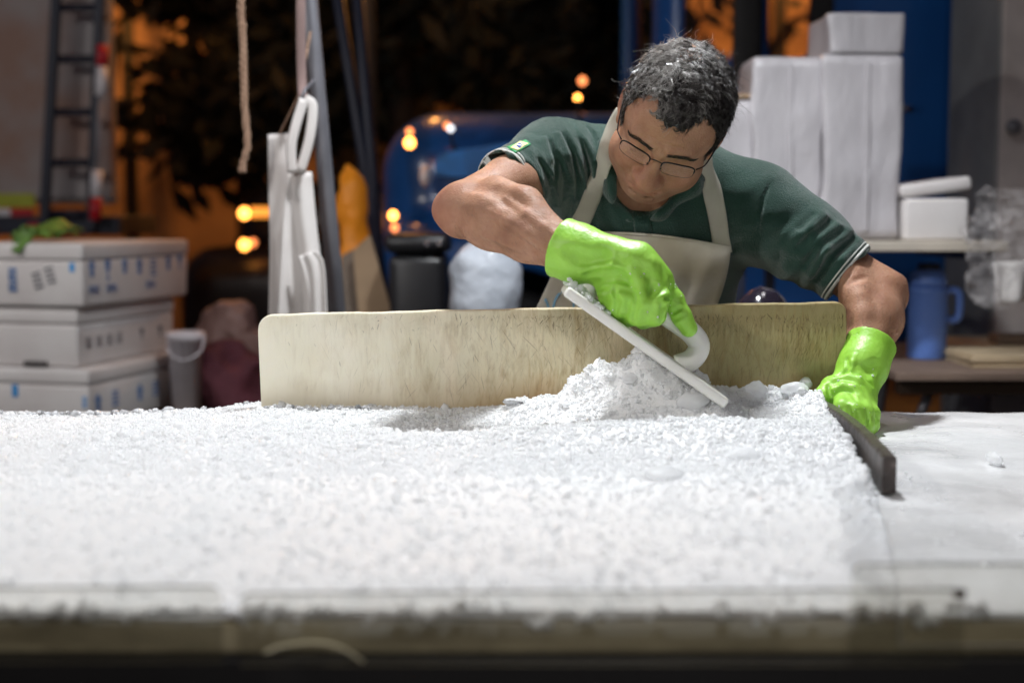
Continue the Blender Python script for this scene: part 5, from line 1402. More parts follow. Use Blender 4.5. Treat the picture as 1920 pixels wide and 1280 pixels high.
half_cut(R_HEM, rax, 0.085); half_cut(L_HEM, lax, 0.085)
shirt.cone(R_HEM - rax * 0.012, R_HEM + rax * 0.03, 0.0490, 0.0525, 0.003, 's')
shirt.cone(L_HEM - lax * 0.012, L_HEM + lax * 0.03, 0.0490, 0.0530, 0.003, 's')
# polo collar
ca = [hp(0, -0.075, -0.045), hp(-0.062, -0.05, -0.075), hp(-0.072, 0.00, -0.112), hp(-0.040, 0.040, -0.150), hp(0.0, 0.052, -0.175)]
cb = [hp(0, -0.075, -0.045), hp(0.062, -0.05, -0.075), hp(0.072, 0.00, -0.112), hp(0.040, 0.040, -0.150), hp(0.0, 0.052, -0.175)]
for cc in (ca, cb):
    shirt.chain(cc, [0.020, 0.019, 0.018, 0.016, 0.012], 0.022)
shirt.cone(hp(0, 0.0, -0.06), hp(0, 0.02, -0.15), 0.056, 0.050, 0.01, 's')
def bell(P, c, r): return np.exp(-np.sum(((P - c) / r) ** 2, axis=1))
cR, cL, cA = PX(1068, 335, 2.42), PX(1535, 500, 2.40), PX(1455, 470, 2.40)
cR2 = PX(985, 330, 2.39)
def folds(P):
    w = vnoise(P, 16, 3) * 0.010 + vnoise(P, 40, 4) * 0.003
    a = (P[:, 0] - cR[0]) * 0.97 + (P[:, 2] - cR[2]) * 0.28 + w
    d = 0.0030 * (np.sin(2 * np.pi * a / 0.023) - 0.3) * bell(P, cR, (0.075, 0.12, 0.085))
    q = P - cR2
    a = q @ unit(rax + np.array([0, 0, 0.2])) + w
    d += 0.0020 * (np.sin(2 * np.pi * a / 0.026) - 0.3) * bell(P, cR2, (0.05, 0.08, 0.06))
    q = P - cL
    a = q @ unit(np.array([0.74, -0.1, -0.22])) + (P[:, 2] - cL[2]) * -0.25 + w * 1.4
    d += 0.0050 * (np.sin(2 * np.pi * a / 0.042) - 0.5) * bell(P, cL, (0.075, 0.09, 0.055))
    a = (P - cA) @ unit(np.array([0.5, 0, -0.86])) + w * 2
    d += 0.0040 * np.sin(2 * np.pi * a / 0.05) * bell(P, cA, (0.09, 0.09, 0.09))
    d += 0.0030 * vnoise(P, 20, 9)
    return d
shirt.disp(folds, NB, 5.0)
# folds gathered at the right armpit, the shoulder seam, and the long folds of the left sleeve
for ln_ in ([(1030, 266), (1040, 303), (1042, 350)], [(1056, 252), (1072, 284), (1084, 335), (1082, 372)], [(1012, 300), (1034, 342), (1040, 385)],
            [(942, 289), (971, 310), (1008, 360), (1022, 386)], [(974, 311), (992, 346), (1000, 372)], [(988, 306), (1010, 350), (1024, 395)],
            [(1090, 262), (1104, 306), (1108, 356), (1100, 400)], [(1112, 252), (1124, 290), (1128, 345)], [(1066, 330), (1070, 370), (1062, 415)], [(1128, 300), (1122, 350), (1104, 392)],
            [(960, 300), (990, 326), (1012, 372)], [(1048, 290), (1060, 330), (1058, 372)]):
    shirt.crease(ln_, 0.0055, 0.0050, 0.006, 's', 2.1)
for ln_ in ([(1022, 262), (1032, 300), (1034, 346)], [(1048, 252), (1064, 290), (1074, 345)], [(1098, 262), (1112, 306), (1116, 350)], [(958, 296), (984, 330), (1004, 366)]):
    shirt.crease(ln_, 0.006, 0.0030, 0.008, 'u', 2.1)
for ln_ in ([(1612, 452), (1570, 487), (1541, 530)], [(1592, 432), (1548, 468), (1520, 515)], [(1572, 424), (1530, 448), (1506, 476)], [(1545, 405), (1520, 432), (1490, 452)], [(1500, 440), (1480, 470), (1470, 500)]):
    shirt.crease(ln_, 0.011, 0.0060, 0.012, 'u', 2.1)
for ln_ in ([(1600, 446), (1556, 482), (1528, 525)], [(1580, 430), (1538, 460), (1512, 500)], [(1556, 416), (1526, 440), (1500, 462)], [(1525, 402), (1500, 425)]):
    shirt.crease(ln_, 0.007, 0.0045, 0.008, 's', 2.1)
shirt.crease([(1446, 340), (1432, 372), (1424, 410), (1421, 440)], 0.0030, 0.0024, 0.003, 's', 2.1)
shirt.crease([(1096, 232), (1120, 262), (1134, 300)], 0.0035, 0.0022, 0.004, 's', 2.1)

# ---- gloves
def glove_folds(P):
    return 0.0007 * vnoise(P, 60, 21) + 0.0012 * vnoise(P, 26, 22)
rg, lg = Sdf(), Sdf()
RC = PX(1050, 463, 2.155); RCa = unit(PX(1150, 500, 2.115) - RC)
rg.chain([RC, RC + RCa * 0.035, PX(1110, 486, 2.132)], [0.0470, 0.0405, 0.037], 0.02)
add_hand(rg, PX(1080, 474, 2.142), R_MID, R_FINGERS, R_FR, R_THUMB, 0.0012, 0.012)
rg.ell(PX(1172, 548, 2.100), (0.040, 0.022, 0.030), None, 0.02)
rg.chain([PX(1130, 468, 2.112), PX(1200, 480, 2.093), PX(1244, 520, 2.100)], [0.012, 0.015, 0.013], 0.022)
# folds pressed into the loose rubber
rg.crease([(1068, 474), (1088, 484), (1112, 492), (1130, 480), (1136, 470)], 0.012, 0.0065, 0.012)
rg.crease([(1092, 506), (1118, 502), (1150, 499), (1185, 506), (1200, 516)], 0.006, 0.0035, 0.008, 'u')
rg.crease([(1100, 516), (1124, 511), (1150, 508), (1182, 516)], 0.004, 0.0045, 0.004)
rg.crease([(1118, 532), (1140, 522), (1160, 520), (1182, 528)], 0.007, 0.0055, 0.007)
rg.crease([(1122, 548), (1150, 540), (1190, 546)], 0.004, 0.0020, 0.006)
rg.crease([(1204, 562), (1210, 552), (1222, 544), (1240, 540)], 0.008, 0.0045, 0.010)
rg.crease([(1184, 512), (1200, 530), (1206, 552)], 0.006, 0.0025, 0.010, 'u')
rg.crease([(1140, 470), (1180, 482), (1222, 500), (1244, 524)], 0.010, 0.0025, 0.014, 'u')
rg.crease([(1190, 548), (1193, 570), (1188, 600)], 0.0050, 0.0042, 0.004)
rg.crease([(1152, 540), (1157, 566), (1154, 590)], 0.0050, 0.0042, 0.004)
rg.crease([(1240, 562), (1243, 578), (1240, 602)], 0.0045, 0.0035, 0.004)
for x, y in ((1249, 560), (1257, 572), (1265, 585), (1273, 597)):
    rg.crease([(x - 14, y + 5), (x - 2, y), (x + 13, y - 8)], 0.0032, 0.0017, 0.003)
rg.disp(glove_folds, RC, 5)
rgc = RC - RCa * 0.06
rg.box(RC - RCa * 0.060, (0.09, 0.09, 0.060), 0.001, np.stack([unit(np.cross(RCa, [0, 0, 1])), unit(np.cross(RCa, np.cross(RCa, [0, 0, 1]))), RCa], 1), 0.002, 's')
rg.cone(RC - RCa * 0.02, RC + RCa * 0.010, 0.0448, 0.0405, 0.002, 's')

LC = PX(1634, 643, 2.325); LCa = unit(PX(1604, 726, 2.27) - LC)
lg.chain([LC, LC + LCa * 0.055, PX(1607, 712, 2.278)], [0.0420, 0.0375, 0.0315], 0.02)
add_hand(lg, PX(1609, 706, 2.283), L_MID, L_FINGERS, L_FR, L_THUMB, 0.0012, 0.010)
lg.crease([(1568, 704), (1585, 697), (1602, 697), (1622, 706), (1636, 722)], 0.005, 0.0035, 0.004)
lg.crease([(1566, 711), (1590, 705), (1612, 710), (1634, 730)], 0.006, 0.0025, 0.007, 'u')
lg.crease([(1562, 740), (1578, 728), (1596, 732), (1606, 750)], 0.004, 0.0040, 0.003)
lg.crease([(1560, 732), (1580, 721), (1602, 724), (1616, 740)], 0.006, 0.0028, 0.007, 'u')
lg.crease([(1600, 668), (1598, 680), (1592, 694)], 0.005, 0.0025, 0.007, 'u')
lg.crease([(1588, 674), (1590, 686), (1586, 698)], 0.004, 0.0028, 0.004)
lg.crease([(1612, 688), (1628, 692), (1640, 684)], 0.009, 0.0035, 0.012)
lg.crease([(1552, 722), (1556, 738), (1560, 758)], 0.004, 0.0045, 0.003)
lg.crease([(1590, 762), (1594, 780), (1598, 800)], 0.0035, 0.0045, 0.003)
lg.crease([(1609, 772), (1613, 790), (1615, 812)], 0.0035, 0.0045, 0.003)
lg.crease([(1625, 768), (1628, 786), (1627, 804)], 0.0030, 0.0035, 0.003)
lg.disp(glove_folds, LC, 5)
LMx = np.stack([unit(np.cross(LCa, [1, 0, 0])), unit(np.cross(LCa, np.cross(LCa, [1, 0, 0]))), LCa], 1)
lg.box(LC - LCa * 0.060, (0.09, 0.09, 0.060), 0.001, LMx, 0.002, 's')
lg.cone(LC - LCa * 0.02, LC + LCa * 0.012, 0.0398, 0.0375, 0.002, 's')

# ---- build
person = thing('person', 'man in green polo shirt, cream apron and lime gloves bending over the ice', 'person', (PEL[0], PEL[1], 0.0))
V, F = body.mesh((-0.20, 1.98, 0.86), (0.74, 3.04, 1.64), VOX, 1)
HLc = (V - H0) @ HM
flush = np.exp(-np.sum(((HLc - (0, 0.108, -0.036)) / (0.022, 0.02, 0.018)) ** 2, 1)) * 0.55
flush += np.exp(-np.sum(((HLc - (0, 0.092, -0.067)) / (0.022, 0.012, 0.010)) ** 2, 1)) * 0.8
for q in (-1, 1):
    flush += np.exp(-np.sum(((HLc - (q * 0.045, 0.07, -0.034)) / (0.022, 0.03, 0.02)) ** 2, 1)) * 0.30
    flush += np.exp(-np.sum(((HLc - (q * 0.088, -0.005, 0.005)) / (0.012, 0.03, 0.03)) ** 2, 1)) * 0.4
flush += np.exp(-np.sum(((V - PX(826, 392, 2.28)) / 0.035) ** 2, 1)) * 0.5
flush = np.clip(flush + 0.10 * fbm(V, 40, 2, 5), 0, 1)
st = np.exp(-np.sum(((HLc - (0, 0.055, -0.080)) / (0.055, 0.05, 0.030)) ** 2, 1)) * 0.35 * (np.abs(HLc[:, 2]) < 0.2)
st *= 1 - np.exp(-np.sum(((HLc - (0, 0.092, -0.067)) / (0.024, 0.014, 0.009)) ** 2, 1))
obj('body', V, F, M_SKIN, person, True, attr={'flush': flush, 'stubble': np.clip(st, 0, 1)})
V, F = shirt.mesh((-0.14, 2.20, 0.86), (0.68, 3.06, 1.56), VOX, 1)
shirt_o = obj('polo_shirt', V, F, M_SHIRT, person, True)
V, F = rg.mesh((0.04, 1.98, 1.04), (0.34, 2.26, 1.32), VOX * 0.72, 1)
obj('glove', V, F, M_GLOVE, person, True, label='lime rubber glove gripping the white scraper')
V, F = lg.mesh((0.42, 2.10, 0.92), (0.70, 2.42, 1.16), VOX * 0.72, 1)
obj('glove', V, F, M_GLOVE, person, True, label='lime rubber glove holding the dark edging bar')

# sleeve stripes: two white bands woven round each cuff
def ring_on(sdf, c, ax, w0, w1, off, name, matr, parent, n=64):
    e1 = unit(np.cross(ax, [0.1, 0.3, 1])); e2 = np.cross(ax, e1)
    ang = np.linspace(0, 2 * np.pi, n, endpoint=False)
    D = np.cos(ang)[:, None] * e1 + np.sin(ang)[:, None] * e2
    rows = []
    for w in np.linspace(w0, w1, 3):
        o = c + ax * w
        t = np.full(n, 0.085)
        for _ in range(40):
            t -= sdf.eval(o + D * t[:, None]) * 0.8
        rows.append((o, t))
    G = [o + D * (t + off)[:, None] for o, t in rows] + [o + D * (t - 0.0012)[:, None] for o, t in rows[::-1]]
    G = np.array(G); m = len(G)
    F = [(i * n + k, i * n + (k + 1) % n, ((i + 1) % m) * n + (k + 1) % n, ((i + 1) % m) * n + k) for i in range(m) for k in range(n)]
    return obj(name, G.reshape(-1, 3), F, matr, parent, True)
for h, ax in ((R_HEM, rax), (L_HEM, lax)):
    ring_on(shirt, h, ax, -0.0062, -0.0018, 0.0010, 'sleeve_stripe', M_WHITEKNIT, shirt_o)
    ring_on(shirt, h, ax, -0.0120, -0.0096, 0.0010, 'sleeve_stripe', M_WHITEKNIT, shirt_o)

# cloth pieces that lie on the shirt
def on_surface(sdf, pts, off, y0=2.15):
    pts = np.asarray(pts, float)
    p = sdf.march(pts[:, 0], pts[:, 1], y0)
    return p + sdf.normal(p, 0.006) * off, p

def patch(name, poly, matr, off, parent, n=10):
    """quad corners in photo pixels, laid on the shirt"""
    a, b, c, d = [np.array(q, float) for q in poly]
    u, v = np.meshgrid(np.linspace(0, 1, n), np.linspace(0, 1, n), indexing='ij')
    P = (a * (1 - u[..., None]) + b * u[..., None]) * (1 - v[..., None]) + (d * (1 - u[..., None]) + c * u[..., None]) * v[..., None]
    q, _ = on_surface(shirt, P.reshape(-1, 2), off)
    Vv, Ff = sheet(q.reshape(n, n, 3), 0.0008)
    return obj(name, Vv, Ff, matr, parent, True)
M_FGREEN = mat('flag_green', (0.02, 0.30, 0.09), 0.6); M_FYEL = mat('flag_yellow', (0.75, 0.72, 0.30), 0.6); M_FBLUE = mat('flag_blue', (0.02, 0.04, 0.30), 0.6)
M_FWHITE = mat('flag_white', (0.75, 0.76, 0.75), 0.6)
patch('flag_patch', [(950, 277), (986, 263), (995, 272), (966, 288)], M_FGREEN, 0.0012, shirt_o)
patch('flag_diamond', [(957, 279), (975, 267), (991, 271), (970, 284)], M_FYEL, 0.0022, shirt_o)
cc = np.array([973.5, 275.5])
patch('flag_disc', [tuple(cc + (-6, 1)), tuple(cc + (0, -5)), tuple(cc + (6, -1)), tuple(cc + (0, 5))], M_FBLUE, 0.0030, shirt_o, 6)
patch('flag_band', [tuple(cc + (-5, -0.4)), tuple(cc + (-4.6, -1.6)), tuple(cc + (5, 0.4)), tuple(cc + (4.8, 1.6))], M_FWHITE, 0.0036, shirt_o, 5)
for bx, by in ((1201, 404), (1206, 436)):
    p, q = on_surface(shirt, [(bx, by)], 0.001)
    n = shirt.normal(q, 0.006)[0]; e = unit(np.cross(n, [0, 0, 1])); g = np.cross(n, e)
    Vv, Ff = lathe(p[0], [(0.0045, 0), (0.005, 0.001), (0.0045, 0.002), (0.003, 0.0016)], 14, np.stack([e, g, n], 1))
    obj('button', Vv, Ff, M_RIB, shirt_o, True)
# placket
pl, _ = on_surface(shirt, smooth_path([(1200, 388), (1203, 410), (1207, 440), (1212, 470)], 12), 0.0012)
def ribbon(pts, sdf, half, thick, n_hint=None):
    pts = np.asarray(pts); n = sdf.normal(pts, 0.012) if n_hint is None else np.tile(n_hint, (len(pts), 1))
    tg = np.gradient(pts, axis=0); tg /= np.linalg.norm(tg, axis=1)[:, None]
    side = np.cross(n, tg); side /= np.linalg.norm(side, axis=1)[:, None]
    us = np.linspace(-1, 1, 7)
    G = np.stack([pts + side * half * u for u in us], 1)
    return sheet(G, thick)
Vv, Ff = ribbon(pl, shirt, 0.015, 0.0016); obj('placket', Vv, Ff, M_RIB, shirt_o, True)

# apron: bib, straps, faded print
nu, nv = 30, 22
L = smooth_path([(1064, 436), (1050, 480), (1028, 530), (1002, 585)], nv); Rr = smooth_path([(1371, 463), (1366, 500), (1356, 540), (1340, 585)], nv)
u = np.linspace(0, 1, nu)
G2 = L[None] * (1 - u)[:, None, None] + Rr[None] * u[:, None, None]
G2[:, :, 1] -= (10 * np.sin(np.pi * u))[:, None] * np.linspace(1, 0, nv)[None]
p = shirt.march(G2[..., 0].ravel(), G2[..., 1].ravel(), 2.2).reshape(nu, nv, 3)
Yd = np.minimum(p[..., 1], 2.62) - 0.010
Y0 = Yd.copy()
for _ in range(30):
    Z = np.pad(Yd, 1, mode='edge'); Yd = 0.25 * (Z[:-2, 1:-1] + Z[2:, 1:-1] + Z[1:-1, :-2] + Z[1:-1, 2:])
    Yd = np.minimum(Yd, Y0)
uu, vv = np.meshgrid(u, np.linspace(0, 1, nv), indexing='ij')
Yd -= 0.010 * np.exp(-((uu - 0.90 + 0.06 * vv) / 0.045) ** 2) * vv ** 0.7 * 1.2
Yd += 0.012 * np.exp(-((uu - 0.80) / 0.06) ** 2) * vv
Yd -= 0.006 * np.sin(uu * 9 + vv * 3) * vv
bib = np.array([[PX(G2[i, j, 0], G2[i, j, 1], Yd[i, j]) for j in range(nv)] for i in range(nu)])
low = []
for k in range(1, 12):
    r = bib[:, -1].copy(); r[:, 2] -= 0.045 * k; r[:, 0] = r[:, 0] + (r[:, 0] - r[:, 0].mean()) * 0.03 * k
    r[:, 1] += 0.004 * k + 0.006 * np.sin(u * 14 + k * 0.2) * min(1, k / 5)
    low.append(r)
G = np.concatenate([bib, np.stack(low, 1)], 1)
Vv, Ff = sheet(G, 0.0022)
apron = obj('apron', Vv, Ff, M_APRON, person, True)
hem = G[:, 0] + np.array([0, -0.0016, 0]); hem2 = G[:, 1] + np.array([0, -0.0016, 0])
Vv, Ff = sheet(np.stack([hem + (0, 0, 0.001), hem * 0.4 + hem2 * 0.6], 1), 0.0016); obj('bib_hem', Vv, Ff, M_APRON, apron, True)
def strap(path, half, lift):
    q, _ = on_surface(shirt, smooth_path(path, 26), lift)
    for _ in range(6): q[1:-1] = 0.5 * q[1:-1] + 0.25 * (q[:-2] + q[2:])
    Vv, Ff = ribbon(q, shirt, half * 1.12, 0.0022); return obj('neck_strap', Vv, Ff, M_STRAP, apron, True)
strap([(1172, 214), (1158, 236), (1141, 285), (1118, 345), (1088, 412), (1072, 446)], 0.0150, 0.007)
strap([(1298, 272), (1314, 292), (1330, 340), (1347, 400), (1357, 468)], 0.0145, 0.007)
# faded cursive print on the lower left of the bib
def stroke(pts, half):
    out = []
    for x, y in smooth_path(pts, 16):
        best = None
        d = np.abs(G2 - np.array([x, y])).sum(-1); i, j = np.unravel_index(d.argmin(), d.shape)
        out.append(PX(x, y, bib[i, j, 1] - 0.0022))
    return ribbon(np.array(out), shirt, half, 0.0006, np.array([0, -1.0, 0.1]))
parts = [stroke(s, 0.0022) for s in (
    [(1036, 584), (1042, 560), (1056, 545), (1070, 552), (1076, 572), (1072, 588)],
    [(1022, 560), (1027, 572), (1030, 588)], [(1086, 566), (1090, 580), (1098, 572), (1104, 560), (1106, 584)],
    [(1044, 590), (1052, 598), (1066, 592)])]
obj('printed_lettering', *join(parts), M_PRINT, apron, True)

# trousers and boots, behind the table
tr = Sdf()
tr.ell(PEL + np.array([0, 0.01, -0.05]), (0.19, 0.15, 0.14), None, 0.05)
feet = []
for q in (-1, 1):
    hip = PEL + np.array([q * 0.095, 0.0, -0.05]); knee = np.array([hip[0] + q * 0.02, hip[1] - 0.04, 0.50]); ank = np.array([hip[0] + q * 0.03, hip[1] + 0.02, 0.14])
    tr.chain([hip, knee, ank], [0.098, 0.072, 0.060], 0.04); feet.append(ank)
V, F = tr.mesh((-0.14, 2.55, 0.10), (0.55, 3.10, 1.12), 0.009, 1)
obj('trousers', V, F, M_TROUSER, person, True)
for a in feet:
    bt = Sdf(); bt.cone(a + (0, 0, 0.10), a + (0, 0, -0.07), 0.062, 0.055, 0.03); bt.cone(a + (0, 0.01, -0.085), a + (0, -0.15, -0.095), 0.050, 0.042, 0.03)
    V, F = bt.mesh(a + (-0.12, -0.26, -0.15), a + (0.12, 0.14, 0.2), 0.008, 1)
    V[:, 2] = np.maximum(V[:, 2], 0.004)
    obj('boot', V, F, M_BOOT, person, True)

# ---- hair
def hair_material():
    t = NT('hair')
    at = t.new('ShaderNodeAttribute'); at.attribute_name = 'grey'
    c = t.ramp(at.outputs['Fac'], [(0.0, (0.010, 0.008, 0.008)), (0.55, (0.028, 0.022, 0.020)), (0.78, (0.16, 0.145, 0.135)), (1.0, (0.42, 0.40, 0.38))])
    t.set(Base_Color=c, Roughness=0.36, Specular_IOR_Level=0.6)
    return t.m
M_HAIR = hair_material()
rng = np.random.default_rng(5)
def scalp_points(n):
    d = rng.normal(size=(n, 3)); d /= np.linalg.norm(d, axis=1)[:, None]
    o = hp(0, -0.01, 0.03); D = d @ HM.T
    t = np.full(n, 0.16)
    for _ in range(36): t -= head_only.eval(o + D * t[:, None]) * 0.85
    P = o + D * t[:, None]
    return P, (P - H0) @ HM
def hairline(L):
    a = np.abs(L[:, 0]); f = L[:, 1]; u = L[:, 2]
    front = 0.074 + 0.024 * np.exp(-((a - 0.050) / 0.016) ** 2) + 0.003 * np.sin(L[:, 0] * 260)
    front = np.where(L[:, 0] < -0.028, front + 0.012, front)
    side = np.where(f > 0.036, 0.030 + (f - 0.036) * 3.2, np.where(f > 0.012, -0.012, np.where(f > -0.026, 0.028, -0.030)))
    back = -0.062
    lim = np.where(f > 0.055, front, np.where(f > -0.05, np.where(a > 0.052, side, front - 0.02), back))
    ear = (np.abs(L[:, 0]) > 0.080) & (f > -0.03) & (f < 0.02) & (u < 0.035)
    soft = rng.random(len(L)) * 0.007 if len(L) == soft_n else 0.0
    return (u > lim + soft) & ~ear
soft_n = 80000
Ps, Ls = scalp_points(80000)
keep = hairline(Ls)
thin = np.exp(-np.sum(((Ls - (-0.012, -0.030, 0.118)) / (0.036, 0.042, 0.03)) ** 2, 1))
keep &= rng.random(len(Ps)) > thin * 0.38
Ps, Ls, thin = Ps[keep][:24000], Ls[keep][:24000], thin[keep][:24000]
Ns = head_only.normal(Ps, 0.006)
def strands(P, N, Lc, comb, length, curl, rad, nseg=7, sides=3, clump=None, tuft=None):
    n = len(P)
    e1 = np.cross(N, comb); e1 /= np.linalg.norm(e1, axis=1)[:, None] + 1e-9
    ph = rng.random(n) * 6.28 if clump is None else clump
    s = np.linspace(0, 1, nseg)
    pts = []
    for q in s:
        bend = q ** 1.3
        dirp = P + N * (length * (q * (1 - 0.42 * q)))[:, None] + comb * (length * 0.75 * bend)[:, None]
        cr = (curl * q)[:, None]
        dirp = dirp + cr * (np.cos(ph + q * 7.5)[:, None] * e1 + np.sin(ph + q * 7.5)[:, None] * np.cross(e1, N))
        if tuft is not None:
            dirp = dirp - (P - P[tuft]) * (0.26 * q ** 0.8)
        pts.append(dirp)
    pts = np.stack(pts, 1)
    tg = np.gradient(pts, axis=1); tg /= np.linalg.norm(tg, axis=2)[..., None] + 1e-9
    a = np.cross(tg, N[:, None, :] + 0.01); a /= np.linalg.norm(a, axis=2)[..., None] + 1e-9
    b = np.cross(tg, a)
    r = rad[:, None] * (1 - 0.65 * s[None] ** 2)
    ring = np.stack([pts + r[..., None] * (math.cos(k * 6.283 / sides) * a + math.sin(k * 6.283 / sides) * b) for k in range(sides)], 2)
    V = ring.reshape(-1, 3)
    base = (np.arange(n) * nseg * sides)[:, None, None, None]
    i = np.arange(nseg - 1)[None, :, None, None] * sides; k = np.arange(sides)[None, None, :, None]
    k2 = (k + 1) % sides
    F = np.concatenate([base + i + k, base + i + k2, base + i + sides + k2, base + i + sides + k], 3).reshape(-1, 4)
    return V, F
swirl = hp(-0.02, -0.045, 0.12)
comb = (Ps - swirl); comb -= Ns * np.sum(comb * Ns, 1)[:, None]; comb /= np.linalg.norm(comb, axis=1)[:, None] + 1e-9
wob = np.stack([vnoise(Ps, 60, 40 + i) for i in range(3)], 1)
comb = comb * 0.6 + wob * 0.9; comb -= Ns * np.sum(comb * Ns, 1)[:, None]; comb /= np.linalg.norm(comb, axis=1)[:, None] + 1e-9
top = np.clip((Ls[:, 2] - 0.02) / 0.08, 0, 1)
ln = (0.0075 + 0.0115 * top) * (0.7 + 0.6 * rng.random(len(Ps))) * (1 - 0.45 * thin)
ln *= np.where((Ls[:, 1] > 0.045), 0.85, 1.0)
tc = rng.choice(len(Ps), 2600, replace=False)
tid = np.concatenate([((Ps[i:i + 1500, None, :] - Ps[None, tc, :]) ** 2).sum(-1).argmin(1) for i in range(0, len(Ps), 1500)])
tuft = tc[tid]
comb = comb[tuft]; comb -= Ns * np.sum(comb * Ns, 1)[:, None]; comb /= np.linalg.norm(comb, axis=1)[:, None] + 1e-9
ln = ln[tuft] * (0.85 + 0.3 * rng.random(len(Ps)))
clump = (rng.random(len(tc)) * 6.28)[tid]
V, F = strands(Ps, Ns, Ls, comb, ln, 0.0034 + 0.0022 * top, np.full(len(Ps), 0.00036), 7, 3, clump + rng.random(len(Ps)) * 0.5, tuft)
grey_lit_pat = 0.29 + 0.20 * fbm(Ps, 30, 2, 71) + 0.36 * np.exp(-(((Ls[:, 0] + 0.052) / 0.036) ** 2)) + 0.40 * np.exp(-((Ls[:, 2] - 0.115) / 0.032) ** 2) * np.clip((0.045 - Ls[:, 0]) / 0.05, 0, 1)  # real grey hair, plus the lit top-left highlight painted in as extra grey
grey = np.clip(grey_lit_pat[tuft] * 1.0 + (rng.random(len(Ps)) - 0.5) * 0.55 + ((rng.random(len(tc)) - 0.5) * 0.35)[tid], 0, 1)
hair = obj('hair', V, F, M_HAIR, person, True, attr={'grey': np.repeat(grey, 21)})
# flyaway strands
fi = rng.choice(len(Ps), 1300, replace=False)
fc = comb[fi] + rng.normal(size=(1300, 3)) * 0.8
V, F = strands(Ps[fi], Ns[fi], Ls[fi], fc, ln[fi] * (0.95 + 0.35 * rng.random(1300)), np.full(1300, 0.005), np.full(1300, 0.00019), 7, 3)
obj('flyaway_hair', V, F, M_HAIR, hair, True, kind='stuff', attr={'grey': np.repeat(np.clip(grey[fi] + 0.2, 0, 1), 21)})
# scalp cap under the curls
cap = Sdf(); add_head(cap)
cap.disp(lambda P: -0.0045 - 0.0022 * vnoise(P, 120, 33), H0, 5)
Vc, Fc = cap.mesh(H0 - 0.17, H0 + 0.17, 0.003, 1)
Lc = (Vc - H0) @ HM
Lm = Lc.copy()
ok = hairline(Lm * np.array([1, 1, 1])) & (np.exp(-np.sum(((Lc - (-0.012, -0.030, 0.118)) / (0.036, 0.042, 0.03)) ** 2, 1)) < 0.72)
fk = ok[Fc].all(1)
Fc = Fc[fk]
used = np.unique(Fc); remap = np.full(len(Vc), -1); remap[used] = np.arange(len(used))
obj('scalp_hair', Vc[used], remap[Fc], M_HAIR, hair, True, attr={'grey': np.full(len(used), 0.1)})
# fine dark hair on the bare forearms
man_body = [o for o in person.children if o.name.startswith('body')][0]
bv = np.empty(len(man_body.data.vertices) * 3, dtype=np.float32); man_body.data.vertices.foreach_get('co', bv); bv = bv.reshape(-1, 3) + np.array(person.location)
hs_, hn_, hc_ = [], [], []
for A0, B0 in ((RE, RW), (LE, LW)):
    d_ = B0 - A0; tt = (bv - A0) @ d_ / (d_ @ d_); rr = np.linalg.norm(bv - A0 - np.clip(tt, 0, 1)[:, None] * d_, axis=1)
    ii = np.where((tt > 0.08) & (tt < 0.95) & (rr < 0.075))[0]
    ii = rng.choice(ii, 750, replace=False)
    n_ = body.normal(bv[ii], 0.004); c_ = unit(d_) * 0.8 + rng.normal(size=(750, 3)) * 0.35 + np.array([0, 0, -0.3]); c_ -= n_ * np.sum(c_ * n_, 1)[:, None]; c_ /= np.linalg.norm(c_, axis=1)[:, None]
    hs_.append(bv[ii]); hn_.append(n_); hc_.append(c_)
hs_, hn_, hc_ = np.concatenate(hs_), np.concatenate(hn_), np.concatenate(hc_)
V, F = strands(hs_, hn_ * 0.35, hs_, hc_, 0.008 + 0.006 * rng.random(len(hs_)), np.full(len(hs_), 0.0006), np.full(len(hs_), 0.00009), 4, 3)
obj('arm_hair', V, F, M_HAIR, person, True, kind='stuff', attr={'grey': np.full(len(hs_) * 12, 0.25)})
# eyebrows
bp, bl = scalp_points(60000)
m = (bl[:, 1] > 0.05) & (np.abs(np.abs(bl[:, 0]) - 0.033) < 0.022) & (np.abs(bl[:, 2] - (0.0245 + 0.10 * (np.abs(bl[:, 0]) - 0.012) - 3.2 * np.maximum(np.abs(bl[:, 0]) - 0.034, 0) ** 1.5)) < 0.0042)
bp_, bl_ = bp[m], bl[m]
for q_ in (-1, 1):
    mq = np.sign(bl_[:, 0]) == q_
    bp, bl = bp_[mq][:210], bl_[mq][:210]
    bn = head_only.normal(bp, 0.005)
    cmb = np.sign(bl[:, :1]) * HS + 0.35 * HU; cmb = cmb - bn * np.sum(cmb * bn, 1)[:, None]; cmb /= np.linalg.norm(cmb, axis=1)[:, None]
    V, F = strands(bp, bn * 0.35, bl, cmb, 0.008 + 0.003 * rng.random(len(bp)), np.full(len(bp), 0.0004), np.full(len(bp), 0.00035), 4, 3)
    obj('eyebrow', V, F, M_HAIR, person, True, attr={'grey': np.repeat(np.clip(0.2 + 0.3 * rng.random(len(bp)), 0, 1), 12)})

# ice flecks sticking to the gloves
gloves_ = [o for o in person.children if o.name.startswith('glove')]
for go_, sd_, box_, nn_ in ((gloves_[0], rg, (1110, 1290, 500, 612), 26), (gloves_[1], lg, (1535, 1640, 690, 812), 30)):
    q_ = np.stack([rng.uniform(box_[0], box_[1], nn_), rng.uniform(box_[2], box_[3], nn_)], 1)
    p_ = sd_.march(q_[:, 0], q_[:, 1], 1.9)
    k_ = np.abs(sd_.eval(p_)) < 0.002
    V, F = grains(p_[k_], 0.0007 + 0.0013 * rng.random(k_.sum()) ** 2)
    obj('ice_flecks', V, F, M_GRAIN, go_, False, kind='stuff')

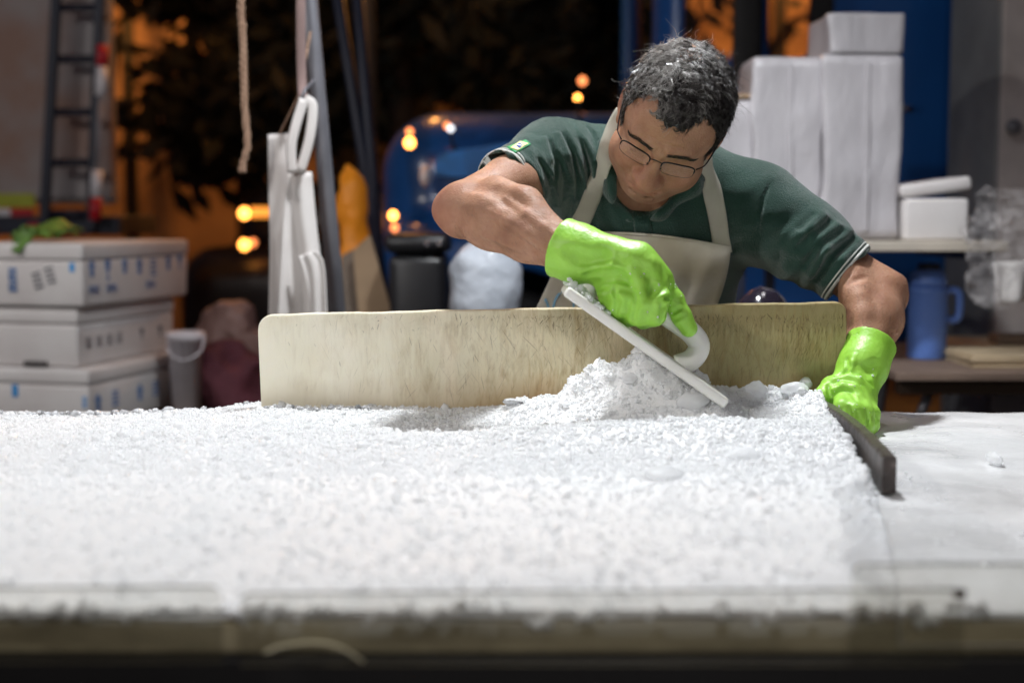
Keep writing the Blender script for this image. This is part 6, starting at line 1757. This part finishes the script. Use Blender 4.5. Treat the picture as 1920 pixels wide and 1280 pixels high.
# ---- spectacles
gl = bpy.data.objects.new('spectacles', None); COL.objects.link(gl); gl.parent = person
def lens_outline(q, n=28):
    w, h = 0.0265, 0.0150
    out = []
    for k in range(n):
        a = 2 * math.pi * k / n
        x = abs(math.cos(a)) ** 0.55 * math.copysign(1, math.cos(a)) * w
        z = abs(math.sin(a)) ** 0.55 * math.copysign(1, math.sin(a)) * h
        out.append((q * 0.0365 + x, z))
    return out
def gp(x, z):  # point on the gently curved lens plane, in head axes
    return hp(x, 0.1040 - 3.4 * x * x + 0.10 * z, 0.004 + z)
t = NT('lens_glass'); t.set(Base_Color=(0.9, 0.92, 0.92), Roughness=0.03, Alpha=0.025, Specular_IOR_Level=0.35); M_LENS = t.m
for q in (-1, 1):
    o = [gp(*p) for p in lens_outline(q)]
    up = [p for p in lens_outline(q) if p[1] > -0.004]
    up.sort(key=lambda p: p[0])
    fr = tube(smooth_path([gp(*p) for p in up], 30), 0.00135, 6)
    lo = tube([*o, o[0]], 0.00038, 5)
    hinge = gp(q * 0.0640, 0.010)
    arm = tube(smooth_path([hinge, hp(q * 0.076, 0.070, 0.013), hp(q * 0.084, 0.020, 0.020), hp(q * 0.086, -0.010, 0.026), hp(q * 0.086, -0.028, 0.004)], 20), 0.0011, 6)
    pad = tube([gp(q * 0.012, -0.004), hp(q * 0.0105, 0.097, -0.010)], [0.0006, 0.0022], 6)
    obj('rim', *join([fr, lo]), M_FRAME, gl, True)
    obj('temple', *arm, M_FRAME, gl, True)
    obj('nose_pad', *pad, M_FRAME, gl, True)
    n = len(o); c = np.mean(o, 0); off = HF * 0.0008
    V = np.array([x + off for x in o] + [x - off for x in o] + [c + off, c - off])
    F = [(i, (i + 1) % n, 2 * n) for i in range(n)] + [((i + 1) % n + n, i + n, 2 * n + 1) for i in range(n)] + [(i, i + n, (i + 1) % n + n, (i + 1) % n) for i in range(n)]
    obj('lens', V, F, M_LENS, gl, True)
obj('bridge', *tube(smooth_path([gp(-0.0115, 0.006), gp(-0.005, 0.0085), gp(0.005, 0.0085), gp(0.0115, 0.006)], 10), 0.001, 6), M_FRAME, gl, True)
gl.location = (0, 0, 0)
